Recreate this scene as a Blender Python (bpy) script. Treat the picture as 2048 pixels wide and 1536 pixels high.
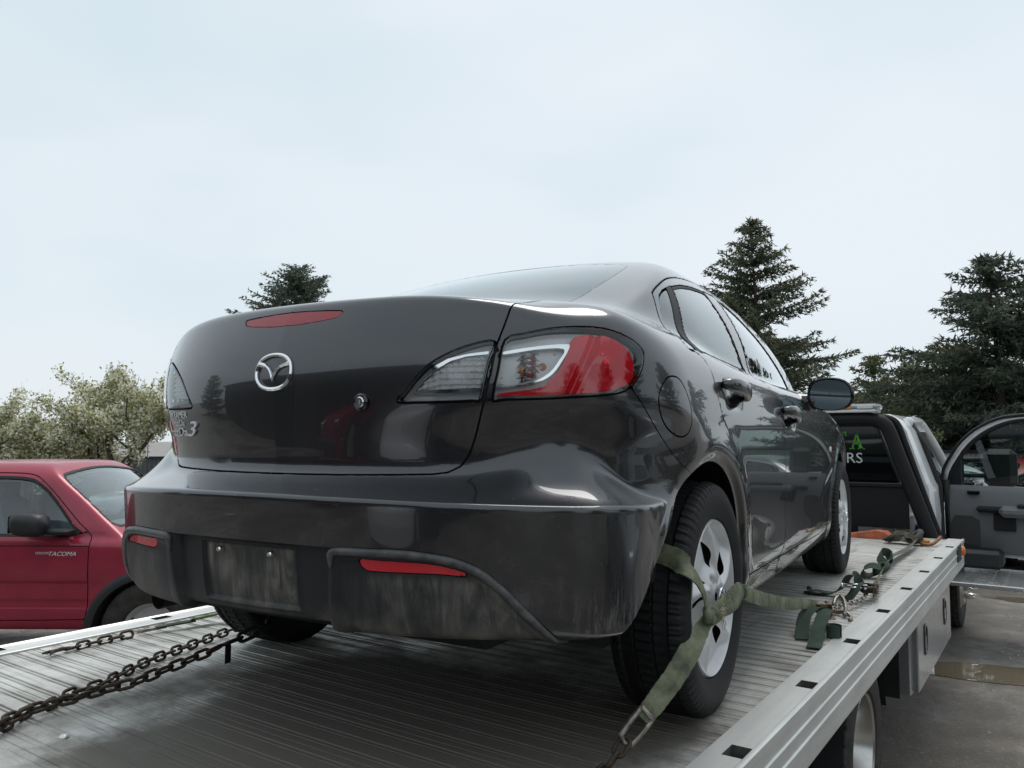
import bpy, math, random
import numpy as np
from mathutils import Vector, Matrix

for o in list(bpy.data.objects):
    bpy.data.objects.remove(o, do_unlink=True)
scene = bpy.context.scene
COL = scene.collection
rad = math.radians
# ---------------------------------------------------------------- camera (phone held at standing eye height beside the bed)
CAM = Vector((1.8696, -2.0507, .7469)); YAW, PITCH, ROLL = .6087, .0706, .0025
cd = bpy.data.cameras.new('camera'); cam = bpy.data.objects.new('camera', cd); COL.objects.link(cam)
cd.sensor_width = 36; cd.lens = 1568.54/2048*36; cd.clip_end = 2000; cd.clip_start = .02
fwd = Vector((-math.sin(YAW)*math.cos(PITCH), math.cos(YAW)*math.cos(PITCH), math.sin(PITCH)))
rt = Vector((math.cos(YAW), math.sin(YAW), 0)); up = rt.cross(fwd)
rt2 = rt*math.cos(ROLL)+up*math.sin(ROLL); up2 = up*math.cos(ROLL)-rt*math.sin(ROLL)
cam.matrix_world = Matrix(((rt2.x, up2.x, -fwd.x, CAM.x), (rt2.y, up2.y, -fwd.y, CAM.y), (rt2.z, up2.z, -fwd.z, CAM.z), (0, 0, 0, 1)))
scene.camera = cam
# ---------------------------------------------------------------- sky: overcast, sun, exposure
SUN_EL, SUN_ROT = 66, 350
world = bpy.data.worlds.new('World'); scene.world = world; world.use_nodes = True
nt = world.node_tree; nt.nodes.clear()
N = nt.nodes.new; L = nt.links.new
out = N('ShaderNodeOutputWorld'); bg = N('ShaderNodeBackground'); bg.inputs['Strength'].default_value = .10
sky = N('ShaderNodeTexSky'); sky.sky_type = 'NISHITA'; sky.sun_disc = False
sky.sun_elevation = rad(SUN_EL); sky.sun_rotation = rad(SUN_ROT); sky.altitude = 100; sky.dust_density = 3; sky.air_density = 1
tc = N('ShaderNodeTexCoord'); mp = N('ShaderNodeMapping'); mp.inputs['Scale'].default_value = (1.0, 1.0, 2.6)
nz = N('ShaderNodeTexNoise'); nz.inputs['Scale'].default_value = 1.7; nz.inputs['Detail'].default_value = 3.5; nz.inputs['Roughness'].default_value = .45
cr = N('ShaderNodeValToRGB'); cr.color_ramp.interpolation = 'EASE'
cr.color_ramp.elements[0].position = .30; cr.color_ramp.elements[0].color = (3.95, 4.62, 4.95, 1)
cr.color_ramp.elements[1].position = .72; cr.color_ramp.elements[1].color = (4.75, 5.08, 5.36, 1)
mx = N('ShaderNodeMixRGB'); mx.inputs['Fac'].default_value = .93
L(tc.outputs['Generated'], mp.inputs['Vector']); L(mp.outputs[0], nz.inputs['Vector']); L(nz.outputs['Fac'], cr.inputs['Fac'])
L(sky.outputs[0], mx.inputs['Color1']); L(cr.outputs[0], mx.inputs['Color2']); L(mx.outputs[0], bg.inputs['Color']); L(bg.outputs[0], out.inputs['Surface'])
sl = bpy.data.lights.new('sun', 'SUN'); sl.energy = .95; sl.angle = rad(30); sl.color = (1, .97, .93)
so = bpy.data.objects.new('sun', sl); COL.objects.link(so)
so.rotation_euler = (rad(90-SUN_EL), 0, rad(180-SUN_ROT))
scene.view_settings.view_transform = 'Standard'; scene.view_settings.look = 'None'
scene.view_settings.exposure = .80; scene.view_settings.gamma = 1; scene.view_settings.use_curve_mapping = False

# ---------------------------------------------------------------- helpers
def tag(o, label=None, cat=None, group=None, kind=None):
    if label: o['label'] = label
    if cat: o['category'] = cat
    if group: o['group'] = group
    if kind: o['kind'] = kind
    return o
def empty(name, loc=(0, 0, 0), rz=0, label=None, cat=None, group=None, parent=None):
    o = bpy.data.objects.new(name, None); COL.objects.link(o); o.empty_display_size = .1
    o.location = loc; o.rotation_euler = (0, 0, rz); o.parent = parent
    return tag(o, label, cat, group)
def mesh_of(name, V, F, mat=None, smooth=True, normals=None):
    me = bpy.data.meshes.new(name)
    if isinstance(F, np.ndarray) and len(F):
        n, k = F.shape
        me.vertices.add(len(V)); me.vertices.foreach_set('co', np.asarray(V, np.float32).ravel())
        me.loops.add(n*k); me.loops.foreach_set('vertex_index', F.astype(np.int32).ravel())
        me.polygons.add(n); me.polygons.foreach_set('loop_start', np.arange(0, n*k, k, dtype=np.int32))
        me.polygons.foreach_set('loop_total', np.full(n, k, np.int32))
        me.update(calc_edges=True); me.validate()
    else:
        me.from_pydata([tuple(v) for v in V], [], [tuple(f) for f in F]); me.update()
    if smooth: me.polygons.foreach_set('use_smooth', np.ones(len(me.polygons), bool))
    if mat:
        for m in (mat if isinstance(mat, (list, tuple)) else [mat]): me.materials.append(m)
    if normals is not None and len(me.vertices) == len(normals):
        me.normals_split_custom_set_from_vertices(np.asarray(normals, float).tolist())
    return me
def obj(name, me, parent=None, loc=None, rot=None, **tags):
    o = bpy.data.objects.new(name, me); COL.objects.link(o); o.parent = parent
    if loc is not None: o.location = loc
    if rot is not None: o.rotation_euler = rot
    return tag(o, **tags) if tags else o
class MB:
    """collects boxes, tubes, lathes, prisms into one mesh"""
    def __init__(s): s.v = []; s.f = []
    def add(s, V, F):
        b = len(s.v); s.v += [tuple(p) for p in V]; s.f += [tuple(i+b for i in f) for f in F]; return s
    def box(s, c, d, rot=None, bev=0):
        hx, hy, hz = d[0]/2, d[1]/2, d[2]/2
        M = rot.to_3x3() if rot is not None else None
        if bev <= 0:
            P = [Vector((x, y, z)) for z in (-hz, hz) for y in (-hy, hy) for x in (-hx, hx)]
            F = [(0, 2, 3, 1), (4, 5, 7, 6), (0, 1, 5, 4), (2, 6, 7, 3), (0, 4, 6, 2), (1, 3, 7, 5)]
        else:
            b = min(bev, hx*.95, hy*.95, hz*.95); P = []; idx = {}
            for sx in (-1, 1):
                for sy in (-1, 1):
                    for sz in (-1, 1):
                        for a, q in enumerate(((sx*hx, sy*(hy-b), sz*(hz-b)), (sx*(hx-b), sy*hy, sz*(hz-b)), (sx*(hx-b), sy*(hy-b), sz*hz))):
                            idx[(sx, sy, sz, a)] = len(P); P.append(Vector(q))
            I = lambda x, y, z, a: idx[(x, y, z, a)]; F = []
            for q in (-1, 1):
                F.append(tuple(I(q, y, z, 0) for y, z in ((-1, -1), (1, -1), (1, 1), (-1, 1)))[::q])
                F.append(tuple(I(x, q, z, 1) for x, z in ((-1, -1), (1, -1), (1, 1), (-1, 1)))[::-q])
                F.append(tuple(I(x, y, q, 2) for x, y in ((-1, -1), (1, -1), (1, 1), (-1, 1)))[::q])
            for y in (-1, 1):
                for z in (-1, 1):
                    F.append(tuple([I(-1, y, z, 1), I(1, y, z, 1), I(1, y, z, 2), I(-1, y, z, 2)])[::y*z])
            for x in (-1, 1):
                for z in (-1, 1):
                    F.append(tuple([I(x, -1, z, 0), I(x, 1, z, 0), I(x, 1, z, 2), I(x, -1, z, 2)])[::-x*z])
                for y in (-1, 1):
                    F.append(tuple([I(x, y, -1, 0), I(x, y, 1, 0), I(x, y, 1, 1), I(x, y, -1, 1)])[::x*y])
                    for z in (-1, 1): F.append(tuple([I(x, y, z, 0), I(x, y, z, 1), I(x, y, z, 2)])[::x*y*z])
        if M is not None: P = [M @ p for p in P]
        c = Vector(c); return s.add([p+c for p in P], F)
    def tube(s, pts, r, n=8, closed=False, cap=True):
        pts = [Vector(p) for p in pts]; m = len(pts); rs = r if isinstance(r, (list, tuple)) else [r]*m
        T = [(pts[(i+1) % m]-pts[i-1] if closed else pts[min(i+1, m-1)]-pts[max(i-1, 0)]).normalized() for i in range(m)]
        a = T[0].orthogonal().normalized(); V = []
        for i in range(m):
            a = (a-T[i]*a.dot(T[i])); a = a.normalized() if a.length > 1e-6 else T[i].orthogonal().normalized()
            b = T[i].cross(a)
            V += [pts[i]+(a*math.cos(2*math.pi*k/n)+b*math.sin(2*math.pi*k/n))*rs[i] for k in range(n)]
        F = []
        for i in range(m if closed else m-1):
            j = (i+1) % m
            F += [(i*n+k, i*n+(k+1) % n, j*n+(k+1) % n, j*n+k) for k in range(n)]
        if cap and not closed: F += [tuple(range(n))[::-1], tuple((m-1)*n+k for k in range(n))]
        return s.add(V, F)
    def lathe(s, prof, n=32, axis='x', c=(0, 0, 0), cap=False):
        V = []; m = len(prof); c = Vector(c)
        for k in range(n):
            a = 2*math.pi*k/n; ca, sa = math.cos(a), math.sin(a)
            for h, r in prof:
                V.append(c+Vector({'x': (h, r*ca, r*sa), 'y': (r*sa, h, r*ca), 'z': (r*ca, r*sa, h)}[axis]))
        F = [(k*m+i, k*m+i+1, ((k+1) % n)*m+i+1, ((k+1) % n)*m+i) for k in range(n) for i in range(m-1)]
        F = [f[::-1] for f in F]
        if cap: F += [tuple(k*m for k in range(n)), tuple(k*m+m-1 for k in range(n))[::-1]]
        return s.add(V, F)
    def prism(s, poly, h, frame=None):
        """polygon (u,v) extruded by h along w; frame maps (u,v,w)->xyz"""
        fr = frame or (lambda u, v, w: (u, v, w)); n = len(poly)
        V = [fr(u, v, 0) for u, v in poly]+[fr(u, v, h) for u, v in poly]
        return s.add(V, [tuple(range(n))[::-1], tuple(range(n, 2*n))]+[(i, (i+1) % n, n+(i+1) % n, n+i) for i in range(n)])
    def grid(s, P, flip=False):
        m, n = len(P), len(P[0]); V = [p for r_ in P for p in r_]
        F = [(i*n+j, i*n+j+1, (i+1)*n+j+1, (i+1)*n+j) for i in range(m-1) for j in range(n-1)]
        return s.add(V, [f[::-1] for f in F] if flip else F)
    def mesh(s, name, mat=None, smooth=False, ang=None):
        me = mesh_of(name, s.v, s.f, mat, smooth or ang is not None)
        if ang is not None: me.set_sharp_from_angle(angle=rad(ang))
        return me
    def build(s, name, mat, parent=None, smooth=False, ang=None, **k):
        return obj(name, s.mesh(name, mat, smooth, ang), parent, **k)
def copy_tree(o, parent=None):
    c = o.copy(); COL.objects.link(c); c.parent = parent
    for ch in [q for q in bpy.data.objects if q.parent == o]: copy_tree(ch, c)
    return c
# ---------------------------------------------------------------- materials
def mat(name, col, rough=.5, metal=0, coat=0, spec=.5, bump=0, bscale=200, var=0, vscale=3, col2=None, crough=.04, emit=None):
    m = bpy.data.materials.new(name); m.use_nodes = True; t = m.node_tree; b = t.nodes['Principled BSDF']
    b.inputs['Base Color'].default_value = (*col, 1); b.inputs['Roughness'].default_value = rough; b.inputs['Metallic'].default_value = metal
    b.inputs['Coat Weight'].default_value = coat; b.inputs['Coat Roughness'].default_value = crough; b.inputs['Specular IOR Level'].default_value = spec
    if emit: b.inputs['Emission Color'].default_value = (*emit[:3], 1); b.inputs['Emission Strength'].default_value = emit[3]
    if bump or var or col2:
        tcn = t.nodes.new('ShaderNodeTexCoord')
    if var or col2:
        n = t.nodes.new('ShaderNodeTexNoise'); n.inputs['Scale'].default_value = vscale; n.inputs['Detail'].default_value = 6; n.inputs['Roughness'].default_value = .65
        t.links.new(tcn.outputs['Object'], n.inputs['Vector'])
        r = t.nodes.new('ShaderNodeValToRGB'); r.color_ramp.elements[0].position = .32; r.color_ramp.elements[1].position = .68
        c2 = col2 or tuple(c*(1-var) for c in col)
        r.color_ramp.elements[0].color = (*c2, 1); r.color_ramp.elements[1].color = (*(col if col2 else tuple(min(1, c*(1+var)) for c in col)), 1)
        t.links.new(n.outputs['Fac'], r.inputs['Fac']); t.links.new(r.outputs[0], b.inputs['Base Color'])
    if bump:
        n2 = t.nodes.new('ShaderNodeTexNoise'); n2.inputs['Scale'].default_value = bscale; n2.inputs['Detail'].default_value = 3
        t.links.new(tcn.outputs['Object'], n2.inputs['Vector'])
        bp = t.nodes.new('ShaderNodeBump'); bp.inputs['Strength'].default_value = bump; bp.inputs['Distance'].default_value = .002
        t.links.new(n2.outputs['Fac'], bp.inputs['Height']); t.links.new(bp.outputs[0], b.inputs['Normal'])
    return m
def glass_mat(name, tint=(.62, .72, .70), rough=.01, body=0, bcol=(.02, .02, .02), ior=1.5, gain=1.45):
    """thin pane: clear tinted see-through plus its mirror reflection by angle"""
    m = bpy.data.materials.new(name); m.use_nodes = True; t = m.node_tree; t.nodes.clear()
    o = t.nodes.new('ShaderNodeOutputMaterial'); tr = t.nodes.new('ShaderNodeBsdfTransparent'); tr.inputs[0].default_value = (*tint, 1)
    gl = t.nodes.new('ShaderNodeBsdfGlossy'); gl.inputs['Roughness'].default_value = rough; gl.inputs['Color'].default_value = (.92, .96, .97, 1)
    fr = t.nodes.new('ShaderNodeFresnel'); fr.inputs['IOR'].default_value = ior
    ma = t.nodes.new('ShaderNodeMath'); ma.operation = 'MULTIPLY_ADD'; ma.inputs[1].default_value = gain; ma.inputs[2].default_value = 0; ma.use_clamp = True
    mxs = t.nodes.new('ShaderNodeMixShader'); t.links.new(fr.outputs[0], ma.inputs[0]); t.links.new(ma.outputs[0], mxs.inputs[0])
    a = tr.outputs[0]
    if body:
        df = t.nodes.new('ShaderNodeBsdfDiffuse'); df.inputs[0].default_value = (*bcol, 1); m2 = t.nodes.new('ShaderNodeMixShader'); m2.inputs[0].default_value = body
        t.links.new(tr.outputs[0], m2.inputs[1]); t.links.new(df.outputs[0], m2.inputs[2]); a = m2.outputs[0]
    t.links.new(a, mxs.inputs[1]); t.links.new(gl.outputs[0], mxs.inputs[2]); t.links.new(mxs.outputs[0], o.inputs[0])
    return m
# ---------------------------------------------------------------- sedan body as one smooth implicit surface
def cspline(xs, ys):
    xs = np.array(xs, float); ys = np.array(ys, float); n = len(xs)
    h = np.diff(xs); A = np.zeros((n, n)); r = np.zeros(n)
    A[0, 0] = A[-1, -1] = 1
    for i in range(1, n-1):
        A[i, i-1] = h[i-1]; A[i, i] = 2*(h[i-1]+h[i]); A[i, i+1] = h[i]
        r[i] = 6*((ys[i+1]-ys[i])/h[i] - (ys[i]-ys[i-1])/h[i-1])
    M = np.linalg.solve(A, r)
    s0 = (ys[1]-ys[0])/h[0] - h[0]*(2*M[0]+M[1])/6
    s1 = (ys[-1]-ys[-2])/h[-1] + h[-1]*(2*M[-1]+M[-2])/6
    # tabulated for speed
    X = np.linspace(xs[0], xs[-1], 1500)
    i = np.clip(np.searchsorted(xs, X)-1, 0, n-2)
    a = xs[i+1]-X; b = X-xs[i]; hh = h[i]
    Y = M[i]*a**3/(6*hh)+M[i+1]*b**3/(6*hh)+(ys[i]/hh-M[i]*hh/6)*a+(ys[i+1]/hh-M[i+1]*hh/6)*b
    dx = X[1]-X[0]
    def f(t):
        t = np.asarray(t, float)
        u = (t-X[0])/dx; j = np.clip(u.astype(int), 1, len(X)-3); w = np.clip(u-j, 0, 1)
        p0, p1, p2, p3 = Y[j-1], Y[j], Y[j+1], Y[j+2]
        v = .5*((2*p1)+(-p0+p2)*w+(2*p0-5*p1+4*p2-p3)*w*w+(-p0+3*p1-3*p2+p3)*w**3)
        v = np.where(t < X[0], ys[0]+(t-X[0])*s0, v)
        return np.where(t > X[-1], ys[-1]+(t-X[-1])*s1, v)
    return f
def smax(a, b, k):
    h = np.maximum(k-np.abs(a-b), 0)/k
    return np.maximum(a, b)+h*h*h*k/6
def smin(a, b, k): return -smax(-a, -b, k)
def sstep(a, b, t):
    u = np.clip((t-a)/(b-a), 0, 1); return u*u*u*(u*(u*6-15)+10)

w_z = cspline([.15, .22, .28, .34, .40, .46, .54, .62, .74, .86, .92, .98, 1.06], [.745, .815, .846, .858, .8585, .862, .870, .8755, .8775, .872, .863, .843, .80])
w_y = cspline([-1.0, -.6, -.3, .2, .9, 1.7, 2.4, 2.8, 3.2, 3.6], [-.055, -.022, -.006, .0, .002, .0, -.008, -.022, -.062, -.13])
yc_u = cspline([.40, .60, .70, .80, .88, .94, .99, 1.04, 1.075, 1.11, 1.16], [-.775, -.785, -.795, -.802, -.805, -.800, -.787, -.768, -.752, -.735, -.71])
pl_u = cspline([0, .2, .353, .5, .58, .66, .74, .80, .86], [0, .011, .035, .081, .122, .173, .240, .322, .46])
yc_b = cspline([.15, .26, .33, .40, .50, .56, .62, .70], [-.74, -.825, -.872, -.892, -.903, -.908, -.912, -.912])
pl_b = cspline([0, .2, .4, .5, .58, .66, .73, .79, .84, .9], [0, .009, .040, .071, .108, .158, .212, .272, .35, .48])
top_y = cspline([-1.0, -.80, -.70, -.5, -.3, 0, .5, 1.2, 2.0, 2.4, 2.8, 3.1, 3.4, 3.6], [1.025, 1.077, 1.098, 1.119, 1.120, 1.105, 1.075, 1.055, 1.03, .985, .925, .86, .77, .68])
roof_y = cspline([-.3, 0, .3, .6, .9, 1.2, 1.6, 2.0, 2.4], [1.28, 1.355, 1.412, 1.446, 1.46, 1.46, 1.43, 1.365, 1.25])
g_z = cspline([.85, .95, 1.0, 1.1, 1.2, 1.28, 1.34, 1.40, 1.46], [.835, .802, .785, .746, .694, .640, .593, .533, .45])
g_y = cspline([-.5, -.2, .1, .5, 1.0, 1.6, 2.1, 2.5], [-.115, -.062, -.020, -.002, -.003, -.034, -.082, -.14])

def body_F(x, y, z):
    x = np.sqrt(x*x+1e-8)
    r_arch = np.hypot(y+.04, z-.31)
    arch2 = np.hypot(y-2.63, z-.31)
    W = w_z(z)+w_y(y)
    # raised wheel arch lips, the band below them turned slightly inward
    for r, s in ((r_arch, .005), (arch2, .006)):
        W = W + s*np.exp(-((r-.43)/.035)**2) - .013*(1-sstep(.372, .415, r))
    fs = x-W
    # shoulder crease running forward from the lamp
    up = (yc_u(z)+pl_u(x)*(1+.20*(1-sstep(.70, .86, z))-.42*(1-sstep(.50, .66, z)))-y)*.93
    upper = smax(fs, up, .13)
    ft = (z-(top_y(y)-.065*x*x-.10*np.maximum(x-.35, 0)**2-.7*np.maximum(x-.64, 0)**2-.22*np.maximum(x-.28, 0)**2*(1-sstep(-.64, -.42, y))))*.95
    upper = smax(upper, ft, .028+.057*sstep(.50, .78, x)*(1-.0*y))
    fb = (yc_b(z)+pl_b(x)-y)*.93
    bump = smax(x-W+.002+.30*np.maximum(y+.64, 0)**2, fb, .10)
    t = np.clip(-bump, 0, .25)
    ledge = z-(.622-.024*(x/.85)**2+.30*t+(.8+2.4*sstep(.45, .75, x))*t*t)
    bump = smax(bump, ledge*.95, .016)
    bump = np.maximum(bump, (y+.1)*.6)
    low = smin(upper, bump, .010+(.036+.06*sstep(.50, .80, x))*(1-sstep(-.64, -.40, y)))
    front = (y-(3.43-.30*x*x-.35*x**4-.25*np.maximum(z-.6, 0)-.2*np.maximum(.4-z, 0)))*.95
    low = smax(low, front, .16)
    bot = np.where(y < -.3, .318, np.where(y > 2.95, .20, .215))
    bot = .318-.10*sstep(-.45, .05, y)-.02*sstep(2.2, 3.2, y)
    low = smax(low, bot-z, .035)
    gw = g_z(np.maximum(z, .86))+g_y(y)
    g = (x-gw)*.93
    roof = (z-(roof_y(y)-.10*x*x-.12*x**4))*.97
    g = smax(g, roof, .10)
    back = ((1.105+.40*(y+.40)-.13*(y+.40)**2-.10*x*x)-z)
    back = (z-(1.095+.47*(y+.36)-.10*(np.maximum(y+.36,0))**2-.10*x*x-.10*x**4))*.90
    g = np.maximum(np.maximum(smax(g, back, .05), -.43-y), .80-z)
    wind = (z-(.985+.50*(2.52-y)-.06*x*x-.05*(2.52-y)**2))*.88
    g = smax(g, wind, .08)
    k = .012+(.028+.07*(1-sstep(-.1, .5, y)))*sstep(.93, 1.04, z)
    return smin(low, g, k)
# ---------------------------------------------------------------- meshing of the implicit body and cutting it into panels
def grad_F(P, e=6e-4, fn=None):
    fn = fn or body_F
    g = np.stack([fn(*(P+e*np.eye(3)[i]).T)-fn(*(P-e*np.eye(3)[i]).T) for i in range(3)], 1)/(2*e)
    return g
def surface_nets(body_F, xs_, ys_, zs_, st=5, near_=.105, mirror0=True):
    def axis(segs):
        a = [segs[0][0]]
        for s0, s1, h in segs: a += list(np.linspace(s0, s1, max(2, int(round((s1-s0)/h))+1))[1:])
        return np.array(a)
    gx = axis(xs_); gy = axis(ys_); gz = axis(zs_)
    nx, ny, nz = len(gx), len(gy), len(gz)
    ix, iy, iz = np.arange(0, nx+st, st).clip(0, nx-1), np.arange(0, ny+st, st).clip(0, ny-1), np.arange(0, nz+st, st).clip(0, nz-1)
    X, Y, Z = np.meshgrid(gx[ix], gy[iy], gz[iz], indexing='ij')
    Fc = body_F(X.ravel(), Y.ravel(), Z.ravel()).reshape(X.shape)
    Fg = np.repeat(np.repeat(np.repeat(Fc, st, 0), st, 1), st, 2)[:nx, :ny, :nz].copy()
    near = np.abs(Fg) < near_
    I, J, K = np.nonzero(near)
    Fg[I, J, K] = body_F(gx[I], gy[J], gz[K])
    S = Fg < 0
    c = np.zeros((nx-1, ny-1, nz-1), int)
    for a in (0, 1):
        for b in (0, 1):
            for d in (0, 1): c += S[a:nx-1+a, b:ny-1+b, d:nz-1+d]
    cx, cy, cz = np.nonzero((c > 0) & (c < 8))
    vid = -np.ones((nx-1, ny-1, nz-1), int); vid[cx, cy, cz] = np.arange(len(cx))
    acc = np.zeros((len(cx), 3)); cnt = np.zeros(len(cx))
    cor = [(a, b, d) for a in (0, 1) for b in (0, 1) for d in (0, 1)]
    for p in range(8):
        for q in range(p+1, 8):
            A, B = cor[p], cor[q]
            if sum(abs(A[i]-B[i]) for i in range(3)) != 1: continue
            fa = Fg[cx+A[0], cy+A[1], cz+A[2]]; fb = Fg[cx+B[0], cy+B[1], cz+B[2]]; m = (fa < 0) != (fb < 0)
            t = np.where(m, fa/(fa-fb+1e-12), 0)[:, None]
            PA = np.stack([gx[cx+A[0]], gy[cy+A[1]], gz[cz+A[2]]], 1); PB = np.stack([gx[cx+B[0]], gy[cy+B[1]], gz[cz+B[2]]], 1)
            acc += np.where(m[:, None], PA+(PB-PA)*t, 0); cnt += m
    V = acc/cnt[:, None]
    for _ in range(4):
        f = body_F(*V.T); g = grad_F(V, fn=body_F); V = V-np.clip(f/(g*g).sum(1), -.006, .006)[:, None]*g
    Q = []
    for ax in range(3):
        o1, o2 = (ax+1) % 3, (ax+2) % 3
        sl0 = [slice(None)]*3; sl1 = [slice(None)]*3; sl0[ax] = slice(0, -1); sl1[ax] = slice(1, None)
        for s in (sl0, sl1): s[o1] = slice(1, -1); s[o2] = slice(1, -1)
        a = S[tuple(sl0)]; b = S[tuple(sl1)]
        for m, flip in ((a & ~b, False), (~a & b, True)):
            e = np.stack(np.nonzero(m), 1); 
            if not len(e): continue
            e[:, o1] += 1; e[:, o2] += 1
            def cell(d1, d2):
                i = e.copy(); i[:, o1] -= d1; i[:, o2] -= d2; return vid[i[:, 0], i[:, 1], i[:, 2]]
            q = np.stack([cell(1, 1), cell(0, 1), cell(0, 0), cell(1, 0)], 1)
            Q.append(q[:, ::-1] if flip else q)
    Q = np.concatenate(Q); Q = Q[(Q >= 0).all(1)]
    # split along the shorter diagonal
    d0 = ((V[Q[:, 0]]-V[Q[:, 2]])**2).sum(1); d1 = ((V[Q[:, 1]]-V[Q[:, 3]])**2).sum(1); m = (d0 < d1)[:, None]
    T = np.concatenate([np.where(m, Q[:, [0, 1, 2]], Q[:, [0, 1, 3]]), np.where(m, Q[:, [0, 2, 3]], Q[:, [1, 2, 3]])])
    return V, T
def clip(V, T, s):
    """part of the triangle mesh where s < 0, cut exactly along s = 0"""
    ins = s < 0; c = ins[T].sum(1)
    keep = [T[c == 3]]; newV = []; nb = [len(V)]
    def cut(a, b):
        t = (s[a]/(s[a]-s[b]))[:, None]; P = V[a]+(V[b]-V[a])*t
        i = np.arange(nb[0], nb[0]+len(a)); newV.append(P); nb[0] += len(a); return i
    for k in range(3):
        a, b, d = T[:, k], T[:, (k+1) % 3], T[:, (k+2) % 3]
        m = (c == 1) & ins[a]
        if m.any():
            A, B, D = a[m], b[m], d[m]; p = cut(A, B); q = cut(A, D); keep.append(np.stack([A, p, q], 1))
        m = (c == 2) & ~ins[a]
        if m.any():
            A, B, D = a[m], b[m], d[m]; p = cut(B, A); q = cut(D, A); keep += [np.stack([p, B, D], 1), np.stack([p, D, q], 1)]
    T2 = np.concatenate(keep); V2 = np.concatenate([V]+newV) if newV else V
    return compact(V2, T2)
def compact(V, T, eps=1e-5):
    u = np.unique(T); mp_ = -np.ones(len(V), int); mp_[u] = np.arange(len(u)); V = V[u]; T = mp_[T]
    if not len(V): return V, T
    key = np.round(V/eps).astype(np.int64)
    _, fi, inv = np.unique(key, axis=0, return_index=True, return_inverse=True); inv = inv.ravel()
    T = inv[T]; V = V[fi]
    T = T[(T[:, 0] != T[:, 1]) & (T[:, 1] != T[:, 2]) & (T[:, 0] != T[:, 2])]
    return V, T
def sd_poly(P, poly):
    """signed distance of 2D points to a closed polygon, negative inside"""
    poly = np.asarray(poly, float); d = np.full(len(P), 1e9); ins = np.zeros(len(P), bool)
    for i in range(len(poly)):
        a, b = poly[i], poly[(i+1) % len(poly)]; e = b-a; w = P-a
        t = np.clip((w@e)/max(e@e, 1e-12), 0, 1); d = np.minimum(d, ((w-t[:, None]*e)**2).sum(1))
        m = ((a[1] <= P[:, 1]) != (b[1] <= P[:, 1])) & (P[:, 0] < (b[0]-a[0])*(P[:, 1]-a[1])/((b[1]-a[1]) if abs(b[1]-a[1]) > 1e-12 else 1e-12)+a[0])
        ins ^= m
    return np.sqrt(d)*np.where(ins, -1, 1)
def smooth_poly(p, n=6, closed=True):
    """Catmull-Rom through the measured points"""
    p = [np.array(q, float) for q in p]; m = len(p); o = []
    for i in range(m if closed else m-1):
        g = (lambda k: p[k % m]) if closed else (lambda k: p[min(max(k, 0), m-1)])
        a, b, c_, d = g(i-1), g(i), g(i+1), g(i+2)
        for k in range(n):
            t = k/n; o.append(.5*(2*b+(-a+c_)*t+(2*a-5*b+4*c_-d)*t*t+(-a+3*b-3*c_+d)*t**3))
    if not closed: o.append(p[-1])
    return np.array(o)
def subdiv(V, T, fn=None):
    E = np.sort(np.concatenate([T[:, [0, 1]], T[:, [1, 2]], T[:, [2, 0]]]), 1); u, inv = np.unique(E, axis=0, return_inverse=True); inv = inv.ravel(); n = len(T)
    M = (V[u[:, 0]]+V[u[:, 1]])/2
    f = body_F(*M.T); g = grad_F(M); M = M-np.clip(f/(g*g).sum(1), -.004, .004)[:, None]*g
    a, b, c = len(V)+inv[:n], len(V)+inv[n:2*n], len(V)+inv[2*n:]
    return np.concatenate([V, M]), np.concatenate([np.stack([T[:, 0], a, c], 1), np.stack([a, T[:, 1], b], 1), np.stack([c, b, T[:, 2]], 1), np.stack([a, b, c], 1)])
def bnd_edges(T):
    E = np.concatenate([T[:, [0, 1]], T[:, [1, 2]], T[:, [2, 0]]])
    k = np.sort(E, 1); _, inv, cnt = np.unique(k, axis=0, return_inverse=True, return_counts=True)
    return E[cnt[inv.ravel()] == 1]
def unit(a): return a/np.maximum(np.linalg.norm(a, axis=1), 1e-9)[:, None]
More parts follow.
